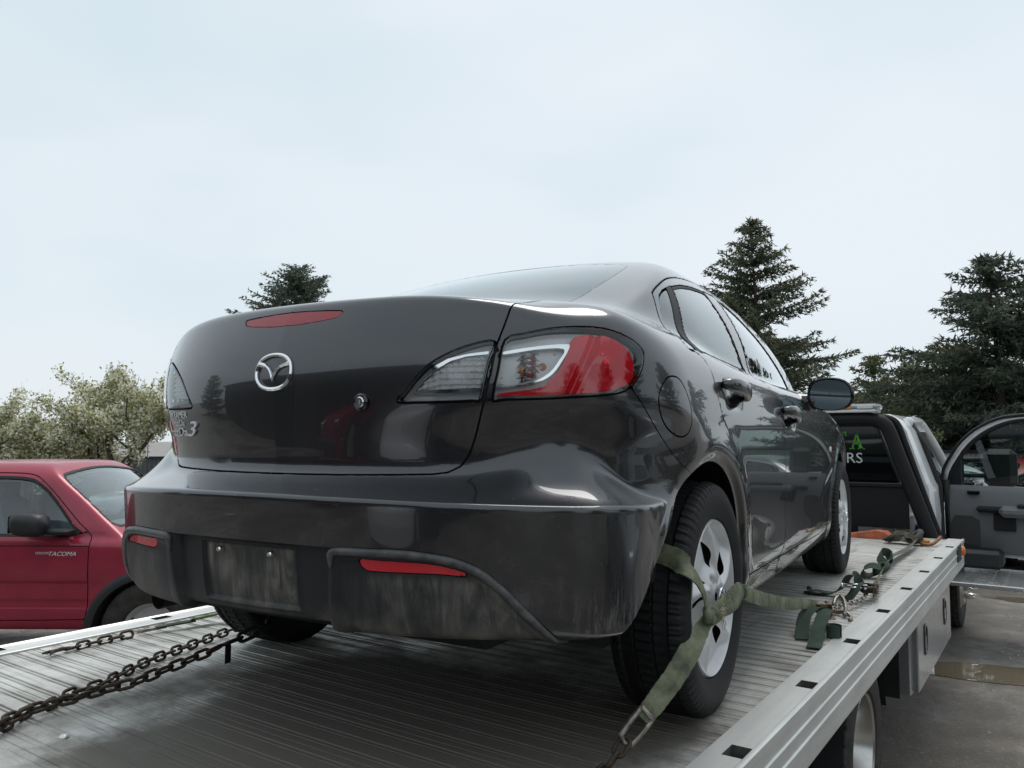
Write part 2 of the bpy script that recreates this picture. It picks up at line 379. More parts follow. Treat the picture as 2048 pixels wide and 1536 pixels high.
def panel(name, V, T, material, parent, depth=.014, offset=0, disp=None, sides='R', nrm=None, fn=None, lip=.0012, loc_label=None):
    """one pressed panel: outer skin with true body normals, edges turned inward"""
    N_ = unit(grad_F(V, fn=fn)) if nrm is None else nrm
    E = bnd_edges(T); bmask = np.zeros(len(V), bool)
    E = E[~((np.abs(V[E[:, 0], 0]) < 2e-3) & (np.abs(V[E[:, 1], 0]) < 2e-3))]
    bmask[E.ravel()] = True
    P = V+N_*offset
    NS = N_
    if disp is not None:
        P = P+N_*disp[:, None]
        me_ = np.cross(P[T[:, 1]]-P[T[:, 0]], P[T[:, 2]]-P[T[:, 0]]); NS = np.zeros_like(P)
        for k in range(3): np.add.at(NS, T[:, k], me_)
        NS = unit(NS)
        c0 = np.abs(V[:, 0]) < 2e-3; NS[c0, 0] = 0; NS = unit(NS)
    P = P.copy(); P[bmask] -= N_[bmask]*lip
    if depth > 0 and len(E):
        u = np.unique(E); mp_ = -np.ones(len(V), int); n0 = len(P); mp_[u] = np.arange(len(u))
        top = P[u]; low = P[u]-N_[u]*depth
        # flange normals: outwards across the edge
        en = np.zeros((len(u), 3)); ev = np.cross(P[E[:, 1]]-P[E[:, 0]], N_[E[:, 0]])
        np.add.at(en, mp_[E[:, 0]], ev); np.add.at(en, mp_[E[:, 1]], ev); en = unit(en)
        a = n0+mp_[E[:, 0]]; b = n0+mp_[E[:, 1]]; k = len(u)
        TF = np.concatenate([np.stack([b, a, a+k], 1), np.stack([b, a+k, b+k], 1)])
        P = np.concatenate([P, top, low]); NS = np.concatenate([NS, en, en]); T = np.concatenate([T, TF])
    res = []
    if sides == 'C':
        PM = P*[-1, 1, 1]; NM = NS*[-1, 1, 1]; n0 = len(P)
        P2 = np.concatenate([P, PM]); N2 = np.concatenate([NS, NM]); T2 = np.concatenate([T, T[:, ::-1]+n0])
        res.append(obj(name, mesh_of(name, P2, T2, material, True, N2), parent))
    if 'R' in sides: res.append(obj(name, mesh_of(name, P, T, material, True, NS), parent))
    if 'L' in sides: res.append(obj(name, mesh_of(name, P*[-1, 1, 1], T[:, ::-1].copy(), material, True, NS*[-1, 1, 1]), parent))
    return res

# measured outlines, metres in the car's own frame (x right, y forward from rear axle, z up)
TRUNK = np.array([(-.1, .663), (.20, .6645), (.353, .667), (.431, .669), (.462, .673), (.487, .687), (.504, .714), (.516, .746), (.531, .79), (.5455, .835), (.559, .902), (.567, .969), (.573, 1.0), (.577, 1.03), (.578, 1.066), (.573, 1.2), (.55, 1.4), (-.1, 1.4)])
LAMP_IN = smooth_poly([(.56, .969), (.51, .96), (.46, .938), (.418, .91), (.384, .874), (.357, .844), (.352, .835), (.360, .829), (.452, .829), (.52, .8315), (.536, .833), (.547, .88), (.554, .925)], 4)
U_ = lambda P: P[:, 0]*.68+P[:, 1]*.73
def uz(pts): return np.array([(x*.68+y*.73-.0065*min(max((x-.56)/.2, 0), 1), z) for x, y, z in pts])
LAMP_OUT = smooth_poly(uz([(.5745, -.665, .972), (.612, -.634, .988), (.656, -.596, 1.0), (.7, -.556, 1.006), (.743, -.51, 1.006), (.775, -.467, .996), (.798, -.429, .978), (.811, -.409, .958), (.813, -.413, .931), (.809, -.428, .9), (.797, -.456, .869), (.781, -.486, .854), (.75, -.53, .846), (.664, -.612, .838), (.58, -.675, .8345), (.5555, -.688, .8345), (.563, -.68, .9)]), 4)
L_RED = smooth_poly(uz([(.697, -.574, .966), (.706, -.562, .985), (.738, -.522, .994), (.766, -.488, .988), (.786, -.460, .972), (.800, -.438, .945), (.803, -.432, .91), (.797, -.447, .88), (.775, -.495, .862), (.75, -.531, .854), (.701, -.582, .848), (.622, -.645, .845), (.570, -.681, .843), (.572, -.679, .850), (.643, -.63, .862), (.665, -.613, .88), (.683, -.598, .907), (.693, -.585, .938)]), 3)
L_STRIP = smooth_poly(uz([(.578, -.67, .947), (.64, -.623, .960), (.690, -.580, .966), (.6955, -.575, .958), (.686, -.592, .925), (.668, -.610, .893), (.642, -.631, .8745), (.614, -.652, .866), (.564, -.685, .860), (.566, -.684, .865), (.612, -.653, .870), (.640, -.632, .880), (.665, -.613, .899), (.681, -.597, .928), (.687, -.585, .954), (.641, -.624, .9525), (.579, -.671, .940)]), 3)
L_BULB = uz([(.580, -.671, .935), (.641, -.625, .948), (.674, -.595, .953), (.673, -.601, .932), (.660, -.615, .903), (.636, -.634, .885), (.611, -.654, .874), (.568, -.684, .868)])
L_LID = np.array([(.395, .857), (.412, .876), (.44, .903), (.474, .923), (.508, .933), (.548, .938), (.536, .863)])
L_LIDRIM = np.array([(.377, .849), (.397, .875), (.429, .908), (.466, .93), (.508, .941), (.552, .947), (.55, .94), (.508, .935), (.473, .925), (.439, .904), (.41, .876), (.391, .855), (.538, .861), (.537, .852)])
SEAM = cspline([.30, .45, .60, .664, .672, .722, .795, .866, .95], [-.10, -.12, -.16, -.203, -.222, -.299, -.395, -.469, -.545])
FUEL = smooth_poly([(-.294, .904), (-.329, .899), (-.357, .874), (-.369, .843), (-.357, .811), (-.325, .781), (-.284, .761), (-.248, .754), (-.219, .763), (-.207, .792), (-.215, .83), (-.236, .867), (-.264, .895)], 4)-[.010, 0]
BPIL = [(.885, .312), (.965, .345), (1.0, .40), (.968, .50), (.945, .60), (.925, .70), (.91, .78), (.885, .86), (.84, .92), (.80, .955)]
RDOOR = np.concatenate([smooth_poly([(.79, .965), (.885, 1.13), (.99, 1.34), (.995, 1.367), (.95, 1.369), (.737, 1.354), (.526, 1.327), (.383, 1.301), (.267, 1.272), (.14, 1.228), (.061, 1.195), (.035, 1.175), (-.03, 1.09), (-.10, 1.0), (-.04, .992), (.0, .975), (.012, .937), (.017, .895), (.043, .839), (.075, .797), (.105, .776), (.162, .718), (.235, .644), (.312, .555), (.339, .515), (.379, .411), (.383, .347), (.396, .322), (.43, .314), (.60, .313), (.84, .311)], 4, False), np.array(BPIL)])
FDOOR = np.concatenate([np.array(BPIL)[::-1]+[.0, 0], smooth_poly([(.90, .310), (1.3, .308), (1.75, .300), (1.93, .303), (1.965, .33), (1.975, .45), (1.99, .7), (2.01, .9), (2.02, .955), (1.93, 1.02), (1.80, 1.10), (1.60, 1.205), (1.42, 1.283), (1.22, 1.338), (1.06, 1.364), (1.0, 1.367), (.992, 1.34), (.885, 1.13)], 4, False)])
QGLASS = np.array([(.066, 1.170), (.088, 1.187), (.15, 1.214), (.222, 1.236), (.02, 1.004), (-.088, 1.000)])
DIVID = np.array([(.222, 1.236), (.28, 1.251), (.058, 1.0), (.02, 1.0)])
RGLASS = np.array([(.284, 1.2505), (.426, 1.281), (.587, 1.305), (.752, 1.321), (.835, 1.326), (.735, 1.114), (.69, .992), (.4, 1.004), (.062, 1.004)])
BPILLAR = np.array([(.845, 1.333), (1.03, 1.338), (.88, 1.13), (.745, .972), (.702, .990), (.745, 1.114)])
FGLASS = smooth_poly([(1.055, 1.333), (1.178, 1.318), (1.30, 1.288), (1.47, 1.213), (1.62, 1.125), (1.74, 1.045), (1.765, .99), (1.74, .965), (1.5, .955), (1.1, .960), (.80, .972), (.90, 1.13)], 1)
BGLASS = smooth_poly([(-.1, .405), (.25, .40), (.41, .385), (.455, .36), (.478, .32), (.503, .16), (.516, -.03), (.522, -.2), (.527, -.33), (.51, -.385), (.25, -.41), (-.1, -.415)], 4, False)
VALANCE = np.concatenate([np.array([(-.1, .5115)]), smooth_poly([(.0, .5115), (.14, .511), (.272, .5095), (.343, .513), (.434, .513), (.496, .508), (.54, .5), (.577, .485), (.603, .466), (.633, .435), (.673, .382), (.701, .344), (.718, .315)], 5, False), np.array([(.70, .1), (-.1, .1)])])
REFL = smooth_poly([(.337, .491), (.366, .490), (.485, .487), (.545, .476), (.571, .4645), (.56, .4605), (.505, .4645), (.388, .4645), (.349, .468)], 4)
CHMSL = smooth_poly([(-.162, 1.052), (-.155, 1.06), (0, 1.0665), (.155, 1.06), (.162, 1.052), (.15, 1.0425), (.06, 1.034), (0, 1.0325), (-.06, 1.034), (-.15, 1.0425)], 5)

PSI = .0862; CARX = .216
car = empty('sedan', (CARX, 0, 0), PSI, 'dark grey four door sedan strapped down on the flatbed', 'car')
# --- paint: dark metallic grey with clear coat; road film low down
def paint_mat():
    m = mat('car_paint', (.050, .051, .056), .24, .75, 1.0, .5, crough=.025); t = m.node_tree; b = t.nodes['Principled BSDF']
    tcn = t.nodes.new('ShaderNodeTexCoord'); sp = t.nodes.new('ShaderNodeSeparateXYZ'); t.links.new(tcn.outputs['Object'], sp.inputs[0])
    mpn = t.nodes.new('ShaderNodeMapping'); mpn.inputs['Scale'].default_value = (55, 55, 6); t.links.new(tcn.outputs['Object'], mpn.inputs[0])
    n1 = t.nodes.new('ShaderNodeTexNoise'); n1.inputs['Scale'].default_value = 1; n1.inputs['Detail'].default_value = 5; n1.inputs['Roughness'].default_value = .7; t.links.new(mpn.outputs[0], n1.inputs['Vector'])
    n2 = t.nodes.new('ShaderNodeTexNoise'); n2.inputs['Scale'].default_value = 5.5; n2.inputs['Detail'].default_value = 3; t.links.new(tcn.outputs['Object'], n2.inputs['Vector'])
    def mr(src, a, b_, c=0, d=1):
        r = t.nodes.new('ShaderNodeMapRange'); r.interpolation_type = 'SMOOTHSTEP'
        for i, v in zip((1, 2, 3, 4), (a, b_, c, d)): r.inputs[i].default_value = v
        t.links.new(src, r.inputs[0]); return r.outputs[0]
    def mul(a, b_):
        r = t.nodes.new('ShaderNodeMath'); r.operation = 'MULTIPLY'; t.links.new(a, r.inputs[0])
        if isinstance(b_, float): r.inputs[1].default_value = b_
        else: t.links.new(b_, r.inputs[1])
        return r.outputs[0]
    low = mr(sp.outputs['Z'], .52, .33); st = mr(n1.outputs['Fac'], .42, .72); pt = mr(n2.outputs['Fac'], .40, .62)
    rear = mr(sp.outputs['Y'], -.2, -.5)
    dirt = mul(mul(mul(low, pt), st), mr(sp.outputs['Y'], -.25, -.5, .16, .55))
    # scuffs dragged over the bumper ledge and dust specks everywhere
    mp2 = t.nodes.new('ShaderNodeMapping'); mp2.inputs['Scale'].default_value = (5, 9, 90); mp2.inputs['Rotation'].default_value = (.1, .35, .2); t.links.new(tcn.outputs['Object'], mp2.inputs[0])
    n4 = t.nodes.new('ShaderNodeTexNoise'); n4.inputs['Scale'].default_value = 1; n4.inputs['Detail'].default_value = 2; t.links.new(mp2.outputs[0], n4.inputs['Vector'])
    scf = mul(mul(mr(n4.outputs['Fac'], .70, .735), mul(mr(sp.outputs['Z'], .50, .60), mr(sp.outputs['Z'], .675, .655))), mul(mr(sp.outputs['Y'], -.5, -.6), .5))
    vo = t.nodes.new('ShaderNodeTexVoronoi'); vo.inputs['Scale'].default_value = 46; t.links.new(tcn.outputs['Object'], vo.inputs['Vector'])
    n5 = t.nodes.new('ShaderNodeTexNoise'); n5.inputs['Scale'].default_value = 3.5; t.links.new(tcn.outputs['Object'], n5.inputs['Vector'])
    spk = mul(mul(mr(vo.outputs['Distance'], .075, .045), mr(n5.outputs['Fac'], .48, .6)), .45)
    def mxm(a, b_):
        r = t.nodes.new('ShaderNodeMath'); r.operation = 'MAXIMUM'; t.links.new(a, r.inputs[0]); t.links.new(b_, r.inputs[1]); return r.outputs[0]
    dirt = mxm(dirt, mxm(scf, spk))
    mxn = t.nodes.new('ShaderNodeMixRGB'); mxn.inputs[1].default_value = (.050, .051, .056, 1); mxn.inputs[2].default_value = (.24, .225, .205, 1)
    t.links.new(dirt, mxn.inputs[0]); t.links.new(mxn.outputs[0], b.inputs['Base Color'])
    t.links.new(mr(dirt, 0, .6, .24, .8), b.inputs['Roughness']); t.links.new(mr(dirt, 0, .5, 1, .15), b.inputs['Coat Weight'])
    t.links.new(mr(dirt, 0, .5, .75, 0), b.inputs['Metallic'])
    # faint dust film all over: coat roughness varies
    n3 = t.nodes.new('ShaderNodeTexNoise'); n3.inputs['Scale'].default_value = 9; n3.inputs['Detail'].default_value = 8; n3.inputs['Roughness'].default_value = .7; t.links.new(tcn.outputs['Object'], n3.inputs['Vector'])
    t.links.new(mr(n3.outputs['Fac'], .40, .75, .006, .045), b.inputs['Coat Roughness'])
    return m
M_PAINT = paint_mat()
def plastic_dirty():
    m = mat('valance_plastic', (.02, .021, .023), .5, 0, 0, .4); t = m.node_tree; b = t.nodes['Principled BSDF']
    tcn = t.nodes.new('ShaderNodeTexCoord'); sp = t.nodes.new('ShaderNodeSeparateXYZ'); t.links.new(tcn.outputs['Object'], sp.inputs[0])
    mpn = t.nodes.new('ShaderNodeMapping'); mpn.inputs['Scale'].default_value = (26, 10, 4.2); t.links.new(tcn.outputs['Object'], mpn.inputs[0])
    n1 = t.nodes.new('ShaderNodeTexNoise'); n1.inputs['Scale'].default_value = 1; n1.inputs['Detail'].default_value = 6; n1.inputs['Roughness'].default_value = .75; n1.inputs['Distortion'].default_value = 1.1; t.links.new(mpn.outputs[0], n1.inputs['Vector'])
    n2 = t.nodes.new('ShaderNodeTexNoise'); n2.inputs['Scale'].default_value = 7; n2.inputs['Detail'].default_value = 4; t.links.new(tcn.outputs['Object'], n2.inputs['Vector'])
    def mr(src, a, b_, c=0, d=1):
        r = t.nodes.new('ShaderNodeMapRange'); r.interpolation_type = 'SMOOTHSTEP'
        for i, v in zip((1, 2, 3, 4), (a, b_, c, d)): r.inputs[i].default_value = v
        t.links.new(src, r.inputs[0]); return r.outputs[0]
    def op(o, a, b_):
        r = t.nodes.new('ShaderNodeMath'); r.operation = o
        for i, v in ((0, a), (1, b_)):
            if isinstance(v, (int, float)): r.inputs[i].default_value = v
            else: t.links.new(v, r.inputs[i])
        return r.outputs[0]
    ax = op('ABSOLUTE', sp.outputs['X'], 0)
    inp = op('MULTIPLY', mr(ax, .152, .135), op('MULTIPLY', mr(sp.outputs['Z'], .34, .37), mr(sp.outputs['Z'], .502, .49)))
    low = op('MULTIPLY', mr(sp.outputs['Z'], .40, .335), .9)
    pods = op('MULTIPLY', mr(ax, .28, .36), mr(sp.outputs['Z'], .47, .44))
    amt = op('MAXIMUM', op('MULTIPLY', inp, 1.3), op('MAXIMUM', low, op('MULTIPLY', pods, .75)))
    st = mr(n1.outputs['Fac'], .26, .78); pt = mr(n2.outputs['Fac'], .34, .66)
    d = op('MULTIPLY', op('MULTIPLY', amt, op('MAXIMUM', st, op('MULTIPLY', low, .5))), op('MAXIMUM', pt, .25))
    mxn = t.nodes.new('ShaderNodeMixRGB'); mxn.inputs[1].default_value = (.014, .015, .018, 1); mxn.inputs[2].default_value = (.24, .222, .19, 1)
    t.links.new(d, mxn.inputs[0]); t.links.new(mxn.outputs[0], b.inputs['Base Color']); t.links.new(mr(d, 0, .7, .48, .9), b.inputs['Roughness'])
    return m
M_VAL = plastic_dirty()
M_BLACK = mat('black_rubber', (.008, .008, .009), .65)
M_GLOSSB = mat('gloss_black_trim', (.006, .006, .007), .12, 0, .5)
M_PLAST = mat('dark_grey_plastic', (.02, .021, .023), .45, bump=.25, bscale=600)
M_CHROME = mat('chrome', (.85, .86, .87), .06, 1)
M_CARGLASS = glass_mat('car_window_glass', (.60, .70, .69), gain=1.5)
M_LENS = glass_mat('clear_lamp_lens', (.97, .98, .98), gain=1.3)
M_REDL = mat('red_lamp_plastic', (.85, .010, .03), .15, 0, .3, bump=.6, bscale=45)
M_REFLECT = mat('red_reflector', (.60, .008, .02), .18, 0, .6, bump=.5, bscale=900)
M_LAMPD = mat('lamp_housing_grey', (.78, .79, .80), .3, .1)
M_LAMPC = mat('lamp_chrome_facets', (.93, .94, .95), .14, .95, bump=.0)

BV, BT = surface_nets(body_F, [(-.012, .93, .0092)], [(-.97, -.30, .0088), (-.30, .45, .0125), (.45, 3.52, .024)], [(.17, 1.51, .0092)])
sR = -BV[:, 0]
BV, BT = clip(BV, BT, sR); BV[np.abs(BV[:, 0]) < 1e-4, 0] = 0
# wheel openings
def arch_sd(P):
    a = .378-np.hypot(P[:, 1]+.045, P[:, 2]-.31)
    tail = np.minimum(.52-P[:, 2], np.minimum(P[:, 1]+.60+ (P[:, 2]-.30)*-.95 if False else (P[:, 1]+.545-(P[:, 2]-.33)*.95), .1-P[:, 1]))
    a = np.maximum(a, tail)
    b = .368-np.hypot(P[:, 1]-2.64, P[:, 2]-.31)
    s = np.maximum(a, b)
    return np.where(P[:, 0] > .45, s, -1)
BV, BT = clip(BV, BT, arch_sd(BV))
# keep only the outer skin: floor pan is separate
BN = unit(grad_F(BV))
def fld(P):
    """signed fields of every panel on points P"""
    N_ = unit(grad_F(P)); xz = P[:, [0, 2]]; yz = P[:, [1, 2]]; xy = P[:, :2]; u = np.stack([U_(P), P[:, 2]], 1)
    rearish = P[:, 1]-(-.25)
    side = .35-P[:, 0]
    f = {}
    f['trunk'] = np.maximum(sd_poly(xz, TRUNK), P[:, 1]+.425)
    f['lamp_in'] = np.maximum(sd_poly(xz, LAMP_IN), rearish)
    f['lamp_out'] = np.maximum(sd_poly(u, LAMP_OUT), np.maximum(P[:, 1]+.15, .50-P[:, 0]))
    f['fuel'] = np.maximum(sd_poly(yz, FUEL), side)
    f['rdoor'] = np.maximum(sd_poly(yz, RDOOR), side); f['fdoor'] = np.maximum(sd_poly(yz, FDOOR), side)
    for k, p in (('qglass', QGLASS), ('divid', DIVID), ('rglass', RGLASS), ('bpil', BPILLAR), ('fglass', FGLASS)): f[k] = np.maximum(sd_poly(yz, p), side)
    f['bglass'] = np.maximum(sd_poly(xy, BGLASS), 1.03-P[:, 2])
    f['wind'] = np.maximum(np.maximum(sd_poly(xy, np.array([(-.1, 1.80), (.38, 1.80), (.46, 1.78), (.52, 2.0), (.60, 2.42), (-.1, 2.5)])), .9-P[:, 2]), -1)
    top = np.where(u[:, 0] < -.12, .834, np.interp(u[:, 0], uz([(.5555, -.688, 0), (.58, -.675, 0), (.664, -.612, 0), (.75, -.53, 0), (.781, -.486, 0), (.797, -.456, 0), (.80, -.44, 0)])[:, 0], [.8345, .8345, .838, .846, .854, .869, .88]))
    zz = P[:, 2]-top
    f['bumper'] = np.maximum(np.maximum(P[:, 1]-SEAM(P[:, 2]), zz), -f['trunk'])
    f['valance'] = np.maximum(sd_poly(xz, VALANCE), P[:, 1]+.45)
    f['hood'] = np.maximum(np.maximum(2.33-P[:, 1]+.25*P[:, 0]**2, P[:, 0]-.70), .62-P[:, 2])
    return f
GAP = .0021
BFLD = fld(BV)
def part_of(expr, grow=GAP):
    """clip the body where expr(fields) < -grow"""
    s = expr(BFLD)+grow
    V, T = clip(BV, BT, s)
    return V, T
mx_ = lambda *a: np.maximum.reduce(a)
mn_ = lambda *a: np.minimum.reduce(a)
allglass = lambda f: mn_(f['qglass'], f['divid'], f['rglass'], f['bpil'], f['fglass'])
V, T = part_of(lambda f: mx_(f['trunk'], -f['lamp_in']))
chm = sd_poly(V[:, [0, 2]], CHMSL)
V, T = clip(V, T, np.where(V[:, 1] < -.6, -chm, -1)+.0022)
trunk_lid = panel('trunk_lid', V, T, M_PAINT, car, sides='C')[0]
V, T = subdiv(*part_of(lambda f: mx_(f['bumper'], -f['valance'], -f['lamp_out'])))
panel('rear_bumper', V, T, M_PAINT, car, sides='C', depth=.02)
bumper = bpy.data.objects['rear_bumper']
V, T = part_of(lambda f: mx_(f['bumper'], f['valance']), .0005)
rf = sd_poly(V[:, [0, 2]], REFL)
V, T = subdiv(*clip(V, T, -rf+.001))
x, z = V[:, 0], V[:, 2]
xin = .262+.0*z
vs = sd_poly(V[:, [0, 2]], VALANCE)
disp = -.020*(1-sstep(xin-.012, xin+.012, x+(.5-z)*.10))+np.where(x > xin, .006*sstep(-.016, -.010, vs)*sstep(.25, .3, x)-.004*(1-sstep(-.035, -.02, vs))*sstep(.27, .3, x), 0)
pl = (1-sstep(.152, .158, x))*sstep(.352, .360, z)*(1-sstep(.494, .500, z)); disp = disp-.007*pl+.003*(1-sstep(.158, .166, x))*(sstep(.345, .350, z)*(1-sstep(.500, .506, z)))*(1-pl)
panel('lower_valance', V, T, M_VAL, bumper, sides='C', disp=disp, depth=.02)
V, T = part_of(lambda f: f['valance'], .0); V, T = clip(V, T, sd_poly(V[:, [0, 2]], REFL)+.0012)
panel('reflector', V, T, M_REFLECT, bumper, sides='RL', offset=-.004)
V, T = part_of(lambda f: f['fuel']); panel('fuel_door', V, T, M_PAINT, car)
V, T = part_of(lambda f: mx_(f['rdoor'], -allglass(f)), .0026); bowl = lambda P, yc, zc: -.016*np.exp(-((P[:, 1]-yc)/.075)**4-((P[:, 2]-zc)/.036)**4); rdoorR, rdoorL = panel('rear_door', V, T, M_PAINT, car, sides='RL', disp=bowl(V, .205, .882))
V, T = part_of(lambda f: mx_(f['fdoor'], -allglass(f)), .0026); fdoorR, fdoorL = panel('front_door', V, T, M_PAINT, car, sides='RL', disp=bowl(V, 1.04, .832))
V, T = part_of(lambda f: f['hood']); panel('hood', V, T, M_PAINT, car, sides='C')
V, T = part_of(lambda f: mx_(-f['trunk'], -f['bumper'], -f['lamp_out'], -f['fuel'], -f['rdoor'], -f['fdoor'], -f['bglass'], -f['wind'], -f['hood'], -allglass(f)))
panel('body_shell', V, T, M_PAINT, car, sides='C', depth=.02)
for nm, par, k in (('window_glass', 'rear', 'rglass'), ('quarter_glass', 'rear', 'qglass'), ('window_glass', 'front', 'fglass')):
    V, T = part_of(lambda f: f[k], .011 if k != 'qglass' else .004); r_ = panel(nm, V, T, M_CARGLASS, None, sides='RL', offset=-.005, depth=0, lip=0)
    for o_, p_ in zip(r_, (rdoorR, rdoorL) if par == 'rear' else (fdoorR, fdoorL)): o_.parent = p_
for k, prs in (('rglass', (rdoorR, rdoorL)), ('fglass', (fdoorR, fdoorL))):
    V, T = part_of(lambda f: mx_(f[k], -(f[k]+.0105)), .0005); r_ = panel('window_seal', V, T, M_BLACK, None, sides='RL', offset=-.0015)
    for o_, p_ in zip(r_, prs): o_.parent = p_
V, T = part_of(lambda f: mx_(f['bglass'], -(f['bglass']+.045)), .001); panel('glass_border', V, T, M_GLOSSB, car, sides='C', offset=-.006, depth=0, lip=0)
V, T = part_of(lambda f: f['divid'], -.003); r_ = panel('divider_bar', V, T, M_BLACK, None, sides='RL', offset=-.002)
for o_, p_ in zip(r_, (rdoorR, rdoorL)): o_.parent = p_
V, T = part_of(lambda f: f['bpil'], .002); panel('pillar_cover', V, T, M_GLOSSB, car, sides='RL', offset=-.002)
V, T = part_of(lambda f: f['bglass'], -.0010); panel('rear_window', V, T, M_CARGLASS, car, sides='C', offset=-.0008, depth=0, lip=0)
V, T = part_of(lambda f: f['wind'], .0015); panel('windshield', V, T, M_CARGLASS, car, sides='C', offset=-.003, depth=0, lip=0)
# inner shell seen through the shut lines, open at the panes
V, T = part_of(lambda f: mx_(-mx_(mn_(f['qglass'], f['rglass'], f['fglass'])+.006), -(f['bglass']+.05), -(f['wind']+.03), -(f['lamp_out']+.002), -(f['lamp_in']+.002), -(f['valance']+.012)), 0)
panel('inner_shell', V, T, M_BLACK, car, sides='C', offset=-.021, depth=0, lip=0)
# --- lamps: clear lens over stepped reflectors
def lamp(V, T, polys, coords, side, nm, par, label=None):
    lens = panel(nm, V, T, M_LENS, par, sides=side, offset=.0015, depth=.006)
    for i, ln in enumerate(lens):
        if label: ln['label'] = label
        s_ = side[i] if len(side) > 1 else side
        panel('lamp_housing', V, T, M_LAMPD, ln, sides=s_, offset=-.030, depth=0, lip=0)
        sb = sd_poly(coords(V), polys['edge'])
        Vb, Tb = clip(V, T, -(sb+.0045)); panel('lamp_surround', Vb, Tb, M_GLOSSB, ln, sides=s_, offset=-.003, depth=.012, lip=0)
        for key, poly, mt, off, dep, dsp in polys['inner']:
            Vi, Ti = clip(V, T, sd_poly(coords(V), poly)); Vi, Ti = subdiv(*subdiv(Vi, Ti)) if dsp else (Vi, Ti)
            if len(Ti): panel(key, Vi, Ti, mt, ln, sides=s_, offset=off, depth=dep, lip=0, disp=dsp(Vi) if dsp else None)
ribs_v = lambda P: -.75*((P[:, 2]*1.0) % .0145)+.012*np.cos((U_(P)+.045)*2*np.pi/.085)
waffle = lambda P: -.75*((P[:, 2]+.25*np.maximum(.45-P[:, 0], 0)) % .0145)+.0016*np.sin(P[:, 0]*2*np.pi/.014)
redrib = lambda P: .014*np.exp(-(((U_(P)-.135)/.034)**2+((P[:, 2]-.925)/.030)**2))-.010*np.exp(-(((U_(P)-.075+(P[:, 2]-.9)*-.5)/.010)**2))
V, T = subdiv(*part_of(lambda f: f['lamp_out'], .003))
cu = lambda P: np.stack([U_(P), P[:, 2]], 1)
lamp(V, T, dict(edge=LAMP_OUT, inner=[('red_lens', L_RED, M_REDL, -.012, .012, redrib), ('chrome_strip', L_STRIP, M_CHROME, -.010, .018, None), ('bulb_reflector', L_BULB, M_LAMPC, -.024, .0, ribs_v)]), cu, 'RL', 'tail_lamp', car)
V, T = subdiv(*part_of(lambda f: f['lamp_in'], .003))
cx_ = lambda P: P[:, [0, 2]]
lamp(V, T, dict(edge=LAMP_IN, inner=[('chrome_strip', L_LIDRIM, M_CHROME, -.008, .01, None), ('bulb_reflector', L_LID, mat('white_lamp_facets', (.93, .94, .95), .2, .3), -.013, 0, waffle)]), cx_, 'RL', 'reversing_lamp', trunk_lid)
# high brake lamp in the lid
V, T = clip(BV, BT, np.where(BV[:, 1] < -.6, sd_poly(BV[:, [0, 2]], CHMSL), 1)); V_, T_ = V, T
panel('high_brake_lamp', V, T, mat('brake_lamp_red', (.30, .01, .018), .2, 0, .4), trunk_lid, sides='C', offset=-.001, depth=.01)
# ---------------------------------------------------------------- fittings of the sedan
def surf_y(x, z):
    x = np.asarray(x, float); z = np.asarray(z, float); y = np.full(np.broadcast(x, z).shape, -1.0)
    for _ in range(60):
        v = body_F(x, y, z); y = y+np.clip(v*.8, -.03, .03)
    return y
def surf_x(y, z, x0=1.0):
    y = np.asarray(y, float); z = np.asarray(z, float); x = np.full(np.broadcast(y, z).shape, x0)
    for _ in range(60): x = x-np.clip(body_F(x, y, z)*.8, -.03, .03)
    return x
def on_rear(V, lift=0.0):
    """flat (x, z, w) relief laid onto the rear face"""
    V = np.asarray(V, float); y = surf_y(V[:, 0], V[:, 1])
    return np.stack([V[:, 0], y-V[:, 2]-lift, V[:, 1]], 1)
def text_mesh(txt, height, width, depth, mat_, shear=0, name='text'):
    cu_ = bpy.data.curves.new(name, 'FONT'); cu_.body = txt; cu_.size = 1; cu_.extrude = .05; cu_.shear = shear; cu_.resolution_u = 3
    ob = bpy.data.objects.new(name, cu_); COL.objects.link(ob)
    dg = bpy.context.evaluated_depsgraph_get(); me = bpy.data.meshes.new_from_object(ob.evaluated_get(dg))
    bpy.data.objects.remove(ob, do_unlink=True); bpy.data.curves.remove(cu_)
    n = len(me.vertices); co = np.zeros(n*3); me.vertices.foreach_get('co', co); co = co.reshape(-1, 3)
    lo, hi = co.min(0), co.max(0)
    co = (co-lo)/np.maximum(hi-lo, 1e-6)*[width, height, depth]
    me.materials.clear(); me.materials.append(mat_)
    return me, co
def put_rear_text(txt, x0, z0, w, h, parent, mat_, depth=.003, shear=0, name='lettering'):
    me, co = text_mesh(txt, h, w, depth, mat_, shear, name)
    P = on_rear(np.stack([co[:, 0]+x0, co[:, 1]+z0, co[:, 2]], 1), .0006)
    me.vertices.foreach_set('co', P.astype(np.float32).ravel()); me.update()
    return obj(name, me, parent)
M_SILVERP = mat('silver_badge', (.80, .81, .82), .25, .25)
put_rear_text('KRAMER', -.495, .8035, .114, .0185, trunk_lid, M_SILVERP, .002)
put_rear_text('mazDa', -.487, .782, .086, .0165, trunk_lid, M_SILVERP, .002)
put_rear_text('mazDa', -.530, .754, .146, .0235, trunk_lid, M_SILVERP, .004)
put_rear_text('3', -.380, .753, .056, .041, trunk_lid, M_SILVERP, .005, .35)
